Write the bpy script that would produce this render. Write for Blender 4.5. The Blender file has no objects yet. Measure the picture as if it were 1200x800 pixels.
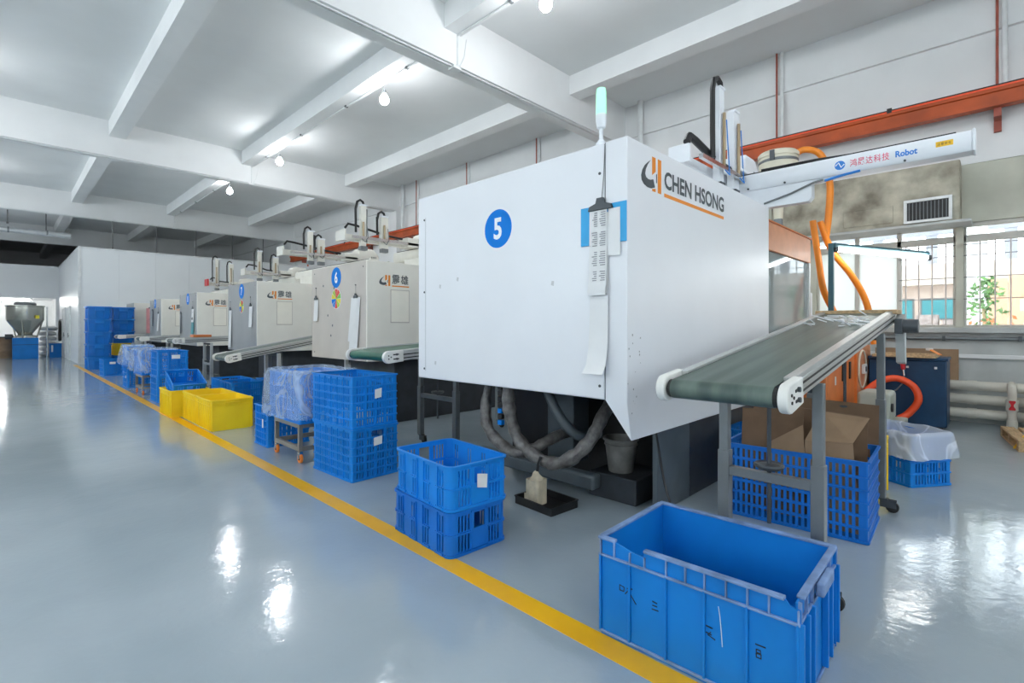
import bpy, math, random
from mathutils import Vector, Matrix, noise
random.seed(5)
scene = bpy.context.scene
COL = scene.collection
PI = math.pi

# ------------------------------------------------------------------ camera
cam_data = bpy.data.cameras.new('camera'); cam = bpy.data.objects.new('camera', cam_data); COL.objects.link(cam)
cam.location = (0, 0, 1.4)
cam.rotation_euler = (PI / 2, 0, math.atan2(0.6997, 0.7145) - PI / 2)
cam_data.sensor_width = 36; cam_data.lens = 17.58; cam_data.shift_y = -0.015
cam_data.clip_start = 0.05; cam_data.clip_end = 300
scene.camera = cam

# ------------------------------------------------------------------ sky and exposure
world = bpy.data.worlds.new('overcast_sky'); scene.world = world; world.use_nodes = True
bgn = world.node_tree.nodes['Background']
bgn.inputs['Color'].default_value = (0.86, 0.93, 1.0, 1); bgn.inputs['Strength'].default_value = 5.5
BULB = 165.0
vs_ = scene.view_settings
vs_.view_transform = 'Standard'; vs_.look = 'None'; vs_.gamma = 1.0; vs_.use_curve_mapping = False
vs_.exposure = 0.38
cy = scene.cycles
cy.use_denoising = True
cy.max_bounces = 8; cy.diffuse_bounces = 5; cy.glossy_bounces = 4; cy.transmission_bounces = 6; cy.transparent_max_bounces = 16
cy.caustics_reflective = False; cy.caustics_refractive = False
cy.sample_clamp_indirect = 8.0

# ------------------------------------------------------------------ materials
MATS = {}
def mat(name, col, rough=0.5, metal=0.0, var=0.06, scale=6.0, bump=0.0, bscale=40.0, emit=0.0, stretch=None, col2=None, coat=0.0, spec=0.5):
    """procedural material: base colour broken up by noise, optional bump, optional emission"""
    if name in MATS: return MATS[name]
    m = bpy.data.materials.new(name); m.use_nodes = True
    nt = m.node_tree; b = nt.nodes['Principled BSDF']
    b.inputs['Roughness'].default_value = rough; b.inputs['Metallic'].default_value = metal
    b.inputs['Coat Weight'].default_value = coat; b.inputs['Specular IOR Level'].default_value = spec
    tc = nt.nodes.new('ShaderNodeTexCoord'); mp = nt.nodes.new('ShaderNodeMapping')
    nt.links.new(tc.outputs['Object'], mp.inputs['Vector'])
    if stretch: mp.inputs['Scale'].default_value = stretch
    n = nt.nodes.new('ShaderNodeTexNoise'); n.inputs['Scale'].default_value = scale; n.inputs['Detail'].default_value = 5
    nt.links.new(mp.outputs['Vector'], n.inputs['Vector'])
    r = nt.nodes.new('ShaderNodeValToRGB')
    c2 = col2 or tuple(min(1, c * (1 + var)) for c in col)
    c1 = tuple(c * (1 - var) for c in col) if not col2 else col
    r.color_ramp.elements[0].position = 0.35; r.color_ramp.elements[1].position = 0.65
    r.color_ramp.elements[0].color = (*c1, 1); r.color_ramp.elements[1].color = (*c2, 1)
    nt.links.new(n.outputs['Fac'], r.inputs['Fac']); nt.links.new(r.outputs['Color'], b.inputs['Base Color'])
    if bump:
        n2 = nt.nodes.new('ShaderNodeTexNoise'); n2.inputs['Scale'].default_value = bscale; n2.inputs['Detail'].default_value = 4
        nt.links.new(mp.outputs['Vector'], n2.inputs['Vector'])
        bp = nt.nodes.new('ShaderNodeBump'); bp.inputs['Strength'].default_value = bump; bp.inputs['Distance'].default_value = 0.02
        nt.links.new(n2.outputs['Fac'], bp.inputs['Height']); nt.links.new(bp.outputs['Normal'], b.inputs['Normal'])
    if emit:
        b.inputs['Emission Color'].default_value = (*col, 1); b.inputs['Emission Strength'].default_value = emit
    MATS[name] = m
    return m

def see_through(name, tint, gloss_rough, opacity, wrinkle=0.0, film=(1, 1, 1)):
    """clear pane or film: transparent mixed with a shiny coat, wrinkled films scatter some light"""
    m = bpy.data.materials.new(name); m.use_nodes = True; nt = m.node_tree; nt.nodes.clear()
    out = nt.nodes.new('ShaderNodeOutputMaterial'); tr = nt.nodes.new('ShaderNodeBsdfTransparent'); tr.inputs['Color'].default_value = (*tint, 1)
    pb = nt.nodes.new('ShaderNodeBsdfPrincipled'); pb.inputs['Base Color'].default_value = (*film, 1); pb.inputs['Roughness'].default_value = gloss_rough
    mx = nt.nodes.new('ShaderNodeMixShader')
    if wrinkle:
        tc = nt.nodes.new('ShaderNodeTexCoord'); n = nt.nodes.new('ShaderNodeTexNoise'); n.inputs['Scale'].default_value = 2.4; n.inputs['Detail'].default_value = 2.5; n.inputs['Distortion'].default_value = 1.2
        nt.links.new(tc.outputs['Object'], n.inputs['Vector'])
        sb = nt.nodes.new('ShaderNodeMath'); sb.operation = 'SUBTRACT'; sb.inputs[1].default_value = 0.5; nt.links.new(n.outputs['Fac'], sb.inputs[0])
        ab = nt.nodes.new('ShaderNodeMath'); ab.operation = 'ABSOLUTE'; nt.links.new(sb.outputs['Value'], ab.inputs[0])
        mr = nt.nodes.new('ShaderNodeMapRange'); mr.inputs['From Min'].default_value = 0.0; mr.inputs['From Max'].default_value = 0.035
        mr.inputs['To Min'].default_value = min(1, opacity * 1.7); mr.inputs['To Max'].default_value = opacity
        nt.links.new(ab.outputs['Value'], mr.inputs['Value']); nt.links.new(mr.outputs['Result'], mx.inputs['Fac'])
        bp = nt.nodes.new('ShaderNodeBump'); bp.inputs['Strength'].default_value = wrinkle; bp.inputs['Distance'].default_value = 0.03
        nt.links.new(ab.outputs['Value'], bp.inputs['Height']); nt.links.new(bp.outputs['Normal'], pb.inputs['Normal'])
    else:
        fr = nt.nodes.new('ShaderNodeFresnel'); fr.inputs['IOR'].default_value = 1.5
        ad = nt.nodes.new('ShaderNodeMath'); ad.operation = 'ADD'; ad.inputs[1].default_value = opacity
        nt.links.new(fr.outputs['Fac'], ad.inputs[0]); nt.links.new(ad.outputs['Value'], mx.inputs['Fac'])
    nt.links.new(tr.outputs['BSDF'], mx.inputs[1]); nt.links.new(pb.outputs['BSDF'], mx.inputs[2]); nt.links.new(mx.outputs['Shader'], out.inputs['Surface'])
    MATS[name] = m
    return m

def floor_material():
    m = bpy.data.materials.new('grey_epoxy'); m.use_nodes = True; nt = m.node_tree; b = nt.nodes['Principled BSDF']
    tc = nt.nodes.new('ShaderNodeTexCoord')
    n = nt.nodes.new('ShaderNodeTexNoise'); n.inputs['Scale'].default_value = 0.9; n.inputs['Detail'].default_value = 7
    nt.links.new(tc.outputs['Object'], n.inputs['Vector'])
    r = nt.nodes.new('ShaderNodeValToRGB'); r.color_ramp.elements[0].position = 0.3; r.color_ramp.elements[1].position = 0.7
    r.color_ramp.elements[0].color = (0.335, 0.400, 0.445, 1); r.color_ramp.elements[1].color = (0.395, 0.460, 0.505, 1)
    nt.links.new(n.outputs['Fac'], r.inputs['Fac']); nt.links.new(r.outputs['Color'], b.inputs['Base Color'])
    b.inputs['Roughness'].default_value = 0.1; b.inputs['Specular IOR Level'].default_value = 0.9
    n3 = nt.nodes.new('ShaderNodeTexNoise'); n3.inputs['Scale'].default_value = 3.0; n3.inputs['Detail'].default_value = 6
    nt.links.new(tc.outputs['Object'], n3.inputs['Vector'])
    mr = nt.nodes.new('ShaderNodeMapRange'); mr.inputs['From Min'].default_value = 0.3; mr.inputs['From Max'].default_value = 0.7; mr.inputs['To Min'].default_value = 0.06; mr.inputs['To Max'].default_value = 0.15
    nt.links.new(n3.outputs['Fac'], mr.inputs['Value']); nt.links.new(mr.outputs['Result'], b.inputs['Roughness'])
    n2 = nt.nodes.new('ShaderNodeTexNoise'); n2.inputs['Scale'].default_value = 3.5; n2.inputs['Detail'].default_value = 3; n2.inputs['Distortion'].default_value = 0.6
    nt.links.new(tc.outputs['Object'], n2.inputs['Vector'])
    bp = nt.nodes.new('ShaderNodeBump'); bp.inputs['Strength'].default_value = 0.12; bp.inputs['Distance'].default_value = 0.02
    nt.links.new(n2.outputs['Fac'], bp.inputs['Height'])
    n4 = nt.nodes.new('ShaderNodeTexNoise'); n4.inputs['Scale'].default_value = 16; n4.inputs['Detail'].default_value = 3; n4.inputs['Distortion'].default_value = 1.2
    nt.links.new(tc.outputs['Object'], n4.inputs['Vector'])
    bp2 = nt.nodes.new('ShaderNodeBump'); bp2.inputs['Strength'].default_value = 0.045; bp2.inputs['Distance'].default_value = 0.02
    nt.links.new(n4.outputs['Fac'], bp2.inputs['Height']); nt.links.new(bp.outputs['Normal'], bp2.inputs['Normal']); nt.links.new(bp2.outputs['Normal'], b.inputs['Normal'])
    MATS['grey_epoxy'] = m
    return m

floor_material()
mat('wall_white', (0.80, 0.81, 0.81), 0.75, var=0.03, scale=1.2, bump=0.05)
mat('ceiling_white', (0.78, 0.80, 0.80), 0.85, var=0.03, scale=0.7)
mat('beam_white', (0.84, 0.85, 0.85), 0.75, var=0.02, scale=1.5)
mat('panel_white', (0.86, 0.89, 0.905), 0.35, var=0.015, scale=0.8)
mat('dirty_plaster', (0.20, 0.18, 0.14), 0.85, scale=2.2, col2=(0.60, 0.57, 0.46), bump=0.1)
mat('aged_plaster', (0.50, 0.50, 0.42), 0.85, scale=1.3, col2=(0.66, 0.66, 0.56))
mat('sill_concrete', (0.52, 0.54, 0.53), 0.8, var=0.1, scale=2.5, bump=0.05)
mat('yellow_paint', (0.97, 0.49, 0.004), 0.32, var=0.08, scale=2.0)
mat('machine_white', (0.83, 0.84, 0.87), 0.32, var=0.012, scale=2.0)
mat('machine_cream', (0.87, 0.84, 0.76), 0.45, var=0.03, scale=2.5)
mat('machine_beige', (0.58, 0.53, 0.48), 0.5, var=0.04, scale=2.5)
mat('machine_grey', (0.33, 0.34, 0.345), 0.45, var=0.04, scale=2.5)
mat('machine_dark', (0.035, 0.04, 0.047), 0.5, var=0.2)
mat('machine_slate', (0.085, 0.105, 0.12), 0.45, var=0.1)
mat('black', (0.012, 0.012, 0.013), 0.45, var=0.2)
mat('black_rubber', (0.02, 0.02, 0.02), 0.7, var=0.2)
mat('orange_panel', (0.72, 0.20, 0.045), 0.42, var=0.08)
mat('peach_panel', (0.74, 0.31, 0.15), 0.45, var=0.06)
mat('orange_duct', (0.44, 0.075, 0.014), 0.55, var=0.18, scale=3)  # rail body: shade of its face darkened into the base colour
mat('orange_duct_bright', (0.85, 0.09, 0.02), 0.4, var=0.06)
mat('orange_hose', (0.90, 0.27, 0.02), 0.4, var=0.06)
mat('logo_orange', (0.86, 0.27, 0.02), 0.5, var=0.02)
mat('logo_grey', (0.075, 0.09, 0.10), 0.5, var=0.03)
mat('badge_blue', (0.002, 0.20, 0.70), 0.6, var=0.02, spec=0.2)
mat('scuff_grey', (0.60, 0.60, 0.61), 0.6)
mat('badge_white', (0.90, 0.92, 0.95), 0.5, var=0.01)
mat('paper', (0.80, 0.80, 0.80), 0.8, var=0.02)
mat('paper_print', (0.30, 0.30, 0.32), 0.8, var=0.1, scale=60)
mat('pocket_cream', (0.93, 0.89, 0.79), 0.35, var=0.02)
mat('clipboard_blue', (0.02, 0.37, 0.74), 0.4)
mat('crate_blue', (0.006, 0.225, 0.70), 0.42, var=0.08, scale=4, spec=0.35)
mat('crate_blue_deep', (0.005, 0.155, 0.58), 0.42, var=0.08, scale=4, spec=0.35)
mat('bin_blue', (0.004, 0.20, 0.62), 0.42, var=0.07, scale=3, spec=0.35)
mat('bin_glossy', (0.014, 0.20, 0.66), 0.22, var=0.06, scale=3)
mat('bin_blue_worn', (0.18, 0.28, 0.50), 0.6, var=0.25, scale=9)
mat('bin_yellow', (1.0, 0.69, 0.010), 0.45, var=0.05, scale=4)
mat('steel_grey', (0.20, 0.215, 0.225), 0.42, metal=0.35, var=0.08)
mat('steel_dark', (0.075, 0.085, 0.095), 0.45, metal=0.3, var=0.1)
mat('trolley_grey', (0.27, 0.26, 0.24), 0.5, metal=0.3, var=0.06)
mat('aluminium', (0.62, 0.63, 0.62), 0.33, metal=0.75, var=0.06, scale=10, stretch=(1, 12, 12))
mat('chrome', (0.75, 0.76, 0.77), 0.18, metal=1.0, var=0.03)
mat('stainless', (0.50, 0.50, 0.45), 0.24, metal=1.0, var=0.08, scale=3)
mat('bracket_white', (0.82, 0.81, 0.77), 0.45, var=0.05)
mat('robot_white', (0.82, 0.85, 0.89), 0.38, var=0.02)
mat('robot_cream', (0.78, 0.76, 0.69), 0.45, var=0.04)
mat('brass', (0.42, 0.32, 0.20), 0.4, metal=0.5)
mat('belt_green', (0.055, 0.085, 0.072), 0.36, scale=3, stretch=(0.15, 4, 1), col2=(0.12, 0.165, 0.14))
mat('belt_dark', (0.02, 0.12, 0.075), 0.35, var=0.15)
mat('hopper_cream', (0.78, 0.74, 0.60), 0.45)
mat('caster_orange', (0.82, 0.22, 0.03), 0.5)
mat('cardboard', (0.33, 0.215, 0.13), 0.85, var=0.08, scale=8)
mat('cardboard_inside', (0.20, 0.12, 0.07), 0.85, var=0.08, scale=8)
mat('wood', (0.52, 0.36, 0.20), 0.75, var=0.2, scale=5, stretch=(1, 8, 8))
mat('tank_blue', (0.006, 0.045, 0.115), 0.38, var=0.15)
mat('pump_beige', (0.40, 0.42, 0.36), 0.5, var=0.06)
mat('pvc', (0.66, 0.63, 0.55), 0.42, var=0.06, scale=3)
mat('red', (0.62, 0.02, 0.03), 0.4)
mat('rust_red', (0.36, 0.09, 0.06), 0.6, var=0.2)
mat('teal_post', (0.05, 0.14, 0.17), 0.4)
mat('bucket', (0.17, 0.165, 0.155), 0.6, var=0.25, scale=9)
mat('jug', (0.62, 0.54, 0.40), 0.55, var=0.18, scale=12)
mat('wrapped_hose', (0.07, 0.065, 0.062), 0.28, scale=12, col2=(0.20, 0.19, 0.185), bump=0.6, bscale=25)
mat('sack_white', (0.82, 0.83, 0.83), 0.7, bump=0.2, bscale=8)
mat('duct_silver', (0.60, 0.62, 0.63), 0.4, metal=0.4, bump=0.3, bscale=8)
mat('vent_white', (0.78, 0.80, 0.80), 0.4)
mat('window_frame', (0.60, 0.585, 0.53), 0.5, var=0.05)
mat('grille_bar', (0.66, 0.60, 0.56), 0.5)
mat('grille_dark', (0.16, 0.16, 0.16), 0.5)
def frosted():
    m = bpy.data.materials.new('frosted_film'); m.use_nodes = True; nt = m.node_tree; nt.nodes.clear()
    out = nt.nodes.new('ShaderNodeOutputMaterial'); tl = nt.nodes.new('ShaderNodeBsdfTranslucent'); df = nt.nodes.new('ShaderNodeBsdfDiffuse'); mx = nt.nodes.new('ShaderNodeMixShader')
    tc = nt.nodes.new('ShaderNodeTexCoord'); n = nt.nodes.new('ShaderNodeTexNoise'); n.inputs['Scale'].default_value = 1.5; nt.links.new(tc.outputs['Object'], n.inputs['Vector'])
    mr = nt.nodes.new('ShaderNodeMapRange'); mr.inputs['To Min'].default_value = 0.5; mr.inputs['To Max'].default_value = 0.8; nt.links.new(n.outputs['Fac'], mr.inputs['Value']); nt.links.new(mr.outputs['Result'], mx.inputs['Fac'])
    tl.inputs['Color'].default_value = (0.80, 0.82, 0.80, 1); df.inputs['Color'].default_value = (0.75, 0.76, 0.72, 1)
    nt.links.new(df.outputs['BSDF'], mx.inputs[1]); nt.links.new(tl.outputs['BSDF'], mx.inputs[2]); nt.links.new(mx.outputs['Shader'], out.inputs['Surface']); MATS['frosted_film'] = m
frosted()
mat('sticker_yellow', (0.86, 0.50, 0.02), 0.5)
mat('print_red', (0.78, 0.07, 0.16), 0.5)
mat('print_blue', (0.03, 0.22, 0.66), 0.5)
mat('wheel_red', (0.75, 0.07, 0.05), 0.5); mat('wheel_green', (0.18, 0.52, 0.08), 0.5); mat('wheel_yellow', (0.80, 0.68, 0.04), 0.5); mat('wheel_lime', (0.42, 0.64, 0.06), 0.5)
mat('teal_sheet', (0.02, 0.26, 0.30), 0.4)
mat('pink_sheet', (0.85, 0.40, 0.40), 0.6)
mat('outdoor_wall', (0.66, 0.52, 0.44), 0.8, var=0.04)
mat('outdoor_fascia', (0.74, 0.62, 0.52), 0.8, var=0.04)
mat('outdoor_post', (0.40, 0.42, 0.48), 0.6)
mat('outdoor_ground', (0.48, 0.47, 0.45), 0.9)
mat('outdoor_brown', (0.60, 0.36, 0.23), 0.8, var=0.04)
mat('outdoor_clutter', (0.33, 0.27, 0.25), 0.8, var=0.3, scale=8)
mat('leaf_green', (0.10, 0.24, 0.05), 0.6, var=0.4, scale=9)
mat('flower_orange', (0.85, 0.20, 0.04), 0.6)
mat('lamp_white', (0.95, 0.97, 1.0), 0.3, emit=BULB)
mat('tube_white', (1.0, 0.99, 0.96), 0.3, emit=16.0)
mat('strip_white', (1.0, 0.99, 0.96), 0.3, emit=85.0)
mat('beacon_green', (0.40, 0.95, 0.62), 0.3, emit=0.45)
see_through('clear_glass', (0.96, 0.98, 0.97), 0.02, 0.02)
see_through('door_glass', (0.80, 0.86, 0.86), 0.03, 0.30, film=(0.55, 0.58, 0.58))
see_through('plastic_film', (0.95, 0.97, 1.0), 0.14, 0.26, wrinkle=0.9, film=(0.70, 0.83, 0.97))
see_through('plastic_film_white', (0.95, 0.97, 1.0), 0.25, 0.50, wrinkle=0.7, film=(0.85, 0.89, 0.94))

# ------------------------------------------------------------------ mesh builder
class MB:
    def __init__(s): s.v = []; s.f = []
    def add(s, vs, fs):
        o = len(s.v); s.v += [tuple(p) for p in vs]; s.f += [tuple(i + o for i in f) for f in fs]; return s
    def box(s, x0, y0, z0, x1, y1, z1):
        x0, x1 = min(x0, x1), max(x0, x1); y0, y1 = min(y0, y1), max(y0, y1); z0, z1 = min(z0, z1), max(z0, z1)
        return s.add([(x0, y0, z0), (x1, y0, z0), (x1, y1, z0), (x0, y1, z0), (x0, y0, z1), (x1, y0, z1), (x1, y1, z1), (x0, y1, z1)],
                     [(0, 3, 2, 1), (4, 5, 6, 7), (0, 1, 5, 4), (1, 2, 6, 5), (2, 3, 7, 6), (3, 0, 4, 7)])
    def prism(s, poly, M, h):
        """polygon in (a, b), pushed by h along c; M maps (a, b, c) to space"""
        n = len(poly)
        vs = [M(a, b, 0) for a, b in poly] + [M(a, b, h) for a, b in poly]
        fs = [tuple(range(n))[::-1], tuple(range(n, 2 * n))] + [(i, (i + 1) % n, n + (i + 1) % n, n + i) for i in range(n)]
        return s.add(vs, fs)
    def frame(s, p0, p1):
        d = (Vector(p1) - Vector(p0)).normalized()
        a = Vector((0, 0, 1)) if abs(d.z) < 0.9 else Vector((1, 0, 0))
        u = d.cross(a).normalized(); return d, u, d.cross(u)
    def cyl(s, p0, p1, r, n=14, r2=None):
        r2 = r if r2 is None else r2
        p0, p1 = Vector(p0), Vector(p1); d, u, w = s.frame(p0, p1)
        ring = [(math.cos(2 * PI * i / n), math.sin(2 * PI * i / n)) for i in range(n)]
        vs = [p0 + (u * c + w * q) * r for c, q in ring] + [p1 + (u * c + w * q) * r2 for c, q in ring]
        return s.add(vs, [tuple(range(n))[::-1], tuple(range(n, 2 * n))] + [(i, (i + 1) % n, n + (i + 1) % n, n + i) for i in range(n)])
    def tube(s, pts, r, n=8, closed=False):
        pts = [Vector(p) for p in pts]; m = len(pts); vs = []; u = None
        for i, p in enumerate(pts):
            a = pts[(i - 1) % m] if (i > 0 or closed) else p; b = pts[(i + 1) % m] if (i < m - 1 or closed) else p
            d = (b - a).normalized()
            if u is None: _, u, _w = s.frame((0, 0, 0), d)
            u = (u - d * u.dot(d)).normalized(); w = d.cross(u)
            rr = r[i] if isinstance(r, (list, tuple)) else r
            vs += [p + (u * math.cos(2 * PI * k / n) + w * math.sin(2 * PI * k / n)) * rr for k in range(n)]
        fs = []
        for i in range(m if closed else m - 1):
            j = (i + 1) % m
            fs += [(i * n + k, i * n + (k + 1) % n, j * n + (k + 1) % n, j * n + k) for k in range(n)]
        if not closed: fs += [tuple(range(n))[::-1], tuple(range((m - 1) * n, m * n))]
        return s.add(vs, fs)
    def lathe(s, prof, c=(0, 0, 0), n=24, ang=2 * PI, a0=0.0):
        full = abs(ang - 2 * PI) < 1e-6; k = n if full else n + 1; vs = []; m = len(prof)
        for i in range(k):
            a = a0 + ang * i / n
            vs += [(c[0] + r * math.cos(a), c[1] + r * math.sin(a), c[2] + z) for r, z in prof]
        fs = []
        for i in range(n):
            j = (i + 1) % k
            fs += [(i * m + q, j * m + q, j * m + q + 1, i * m + q + 1) for q in range(m - 1)]
        return s.add(vs, fs)
    def ring(s, outer, inner, z0, z1):
        n = len(outer)
        vs = [(x, y, z0) for x, y in outer] + [(x, y, z0) for x, y in inner] + [(x, y, z1) for x, y in outer] + [(x, y, z1) for x, y in inner]
        fs = []
        for i in range(n):
            j = (i + 1) % n
            fs += [(i, j, 2 * n + j, 2 * n + i), (n + j, n + i, 3 * n + i, 3 * n + j), (2 * n + i, 2 * n + j, 3 * n + j, 3 * n + i), (j, i, n + i, n + j)]
        return s.add(vs, fs)
    def strip(s, pts, w, M, t=0.0012):
        """pen stroke: a thin ribbon along 2-D points; M maps (a, b, c) to space"""
        n = len(pts); L_, R_ = [], []
        for i, (a, b) in enumerate(pts):
            a0, b0 = pts[max(0, i - 1)]; a1, b1 = pts[min(n - 1, i + 1)]; d = math.hypot(a1 - a0, b1 - b0) or 1
            nx, ny = -(b1 - b0) / d * w / 2, (a1 - a0) / d * w / 2; L_.append((a + nx, b + ny)); R_.append((a - nx, b - ny))
        V = [M(*p, c) for c in (0, t) for p in L_ + R_]; k = 2 * n
        F = []
        for i in range(n - 1): F += [(i, i + 1, n + i + 1, n + i), (k + n + i, k + n + i + 1, k + i + 1, k + i), (i, k + i, k + i + 1, i + 1), (n + i + 1, k + n + i + 1, k + n + i, n + i)]
        return s.add(V, F)
    def lattice(s, us, ut, vs, vt, M, base, rib, ov=None):
        """pierced plate: intervals of us/vs carry tags R rib, B bar, S slot; cells S x S are open"""
        nu, nv = len(ut), len(vt); D = [[base] * nv for _ in range(nu)]
        for i in range(nu):
            for j in range(nv):
                a, b = ut[i], vt[j]
                d = rib if (a == 'R' or b == 'R') else (0 if (a == 'S' and b == 'S') else base)
                if ov:
                    o = ov((us[i] + us[i + 1]) / 2, (vs[j] + vs[j + 1]) / 2)
                    if o is not None: d = o
                D[i][j] = d
        key = {}; V = []; F = []
        def vid(i, j, d):
            k = (i, j, round(d, 5))
            if k not in key: key[k] = len(V); V.append(M(us[i], d, vs[j]))
            return key[k]
        g = lambda i, j: D[i][j] if 0 <= i < nu and 0 <= j < nv else 0
        for i in range(nu):
            for j in range(nv):
                d = D[i][j]
                if d <= 0: continue
                F.append((vid(i, j, d), vid(i + 1, j, d), vid(i + 1, j + 1, d), vid(i, j + 1, d)))
                F.append((vid(i, j + 1, 0), vid(i + 1, j + 1, 0), vid(i + 1, j, 0), vid(i, j, 0)))
                for (i2, j2, a, b) in ((i - 1, j, (i, j), (i, j + 1)), (i + 1, j, (i + 1, j + 1), (i + 1, j)), (i, j - 1, (i + 1, j), (i, j)), (i, j + 1, (i, j + 1), (i + 1, j + 1))):
                    e = g(i2, j2)
                    if e < d: F.append((vid(*a, d), vid(*b, d), vid(*b, e), vid(*a, e)))
        return s.add(V, F)
    def mesh(s, name):
        me = bpy.data.meshes.new(name); me.from_pydata(s.v, [], s.f); me.update(); return me

def smooth(me, ang=0.7):
    for p in me.polygons: p.use_smooth = True
    try: me.set_sharp_from_angle(angle=ang)
    except Exception: pass

def part(name, mb, m, parent=None, bv=0.0, sm=False, label=None, kind=None, seg=2):
    me = mb.mesh(name); me.materials.append(MATS[m])
    if sm: smooth(me)
    o = bpy.data.objects.new(name, me); COL.objects.link(o)
    if parent: o.parent = parent
    if bv:
        b = o.modifiers.new('bevel', 'BEVEL'); b.width = bv; b.segments = seg; b.limit_method = 'ANGLE'; b.angle_limit = 0.7
        smooth(me, 0.6)
    if label: o['label'] = label
    if kind: o['kind'] = kind
    return o
def tag(o, label, cat, group=None, kind=None):
    o['label'] = label; o['category'] = cat
    if group: o['group'] = group
    if kind: o['kind'] = kind
    return o
def thing(name, label, cat, loc=(0, 0, 0), rz=0.0, group=None, kind=None):
    o = bpy.data.objects.new(name, None); COL.objects.link(o); o.location = loc; o.rotation_euler = (0, 0, rz); o.empty_display_size = 0.1
    return tag(o, label, cat, group, kind)
def dup(root, loc, rz=0.0, label=None, group=None, rot=None):
    r = root.copy(); COL.objects.link(r); r.location = loc; r.rotation_euler = rot or (0, 0, rz)
    if label: r['label'] = label
    if group: r['group'] = group
    for ch in list(root.children):
        c = ch.copy(); COL.objects.link(c); c.parent = r
        for g in list(ch.children):
            d = g.copy(); COL.objects.link(d); d.parent = c
    return r
def lettering(text, parent, m, org, u, v, w, h, name='lettering', off=0.0, depth=0.0015):
    """flat print fitted into a w x h box whose lower left corner is org; u, v are its axes"""
    cu = bpy.data.curves.new(name, 'FONT'); cu.body = text; cu.size = 1; cu.offset = off; cu.resolution_u = 3
    to = bpy.data.objects.new(name, cu); COL.objects.link(to)
    dg = bpy.context.evaluated_depsgraph_get(); me = bpy.data.meshes.new_from_object(to.evaluated_get(dg))
    bpy.data.objects.remove(to); bpy.data.curves.remove(cu)
    xs = [p.co.x for p in me.vertices]; ys = [p.co.y for p in me.vertices]
    if not xs: return None
    x0, x1, y0, y1 = min(xs), max(xs), min(ys), max(ys)
    u, v, org = Vector(u), Vector(v), Vector(org); nrm = u.cross(v)
    for p in me.vertices:
        p.co = org + u * ((p.co.x - x0) / (x1 - x0) * w) + v * ((p.co.y - y0) / (y1 - y0) * h) + nrm * depth
    me.materials.clear(); me.materials.append(MATS[m]); me.update()
    o = bpy.data.objects.new(name, me); COL.objects.link(o); o.parent = parent
    return o
def rrect(x0, y0, x1, y1, r, n=5):
    pts = []
    for cx, cy_, a in ((x1 - r, y1 - r, 0), (x0 + r, y1 - r, PI / 2), (x0 + r, y0 + r, PI), (x1 - r, y0 + r, 1.5 * PI)):
        pts += [(cx + r * math.cos(a + PI / 2 * i / n), cy_ + r * math.sin(a + PI / 2 * i / n)) for i in range(n + 1)]
    return pts
XZ = lambda y: (lambda a, b, c: (a, y - c, b))     # prism drawn on a face looking along +y, proud towards -y
YZ = lambda x: (lambda a, b, c: (x - c, -a, b))    # drawn on a face looking along +x; a runs along -y, proud towards -x

# ================================================================== THE SETTING
XW = 9.9; XL = -6.6; YB = -6.0; YF = 46.0; ZC = 6.3
def struct(name, mb, m, label, cat, parent=None, bv=0.0):
    o = part(name, mb, m, parent, bv)
    if parent is None: tag(o, label, cat, kind='structure')
    return o
struct('floor', MB().box(XL, YB, -0.12, XW, YF, 0), 'grey_epoxy', 'glossy grey-blue epoxy workshop floor', 'floor')
struct('floor_marking_line', MB().box(1.79, YB, 0.0, 1.915, 23.9, 0.0012), 'yellow_paint', 'long yellow line painted along the aisle floor', 'floor line')
struct('ceiling', MB().box(XL, YB, ZC, XW, YF, ZC + 0.2), 'ceiling_white', 'white painted concrete ceiling slab above the workshop', 'ceiling')
BEAM_Y = [-3.1, 6.05, 15.2, 24.3, 33.4]
for i, y in enumerate(BEAM_Y):
    lab = ['main white ceiling beam behind the solid blue bin, over the workshop entrance', 'main white ceiling beam crossing above the machine numbered five', 'main white ceiling beam crossing above the machine after number seven',
           'main white ceiling beam above the white partition wall', 'main white ceiling beam beyond the partition, in shade'][i]
    struct('ceiling_beam', MB().box(XL, y, 5.45, XW, y + 0.35, ZC), 'beam_white', lab, 'beam')
JX = [-3.8, -0.95, 1.95, 4.87, 7.95]
for i in range(len(BEAM_Y)):
    y0 = BEAM_Y[i] + 0.35; y1 = BEAM_Y[i + 1] if i + 1 < len(BEAM_Y) else YF
    for k, x in enumerate(JX):
        o = struct('ceiling_joist', MB().box(x - 0.16, y0, 5.93, x + 0.16, y1, ZC), 'beam_white', 'white secondary ceiling beam running along the aisle between two main beams', 'beam')
        o['group'] = 'secondary ceiling beams'
for k, x in enumerate(JX[1:]):
    o = struct('ceiling_joist', MB().box(x - 0.16, YB, 5.93, x + 0.16, BEAM_Y[0], ZC), 'beam_white', 'white secondary ceiling beam running along the aisle between two main beams', 'beam'); o['group'] = 'secondary ceiling beams'

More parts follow.
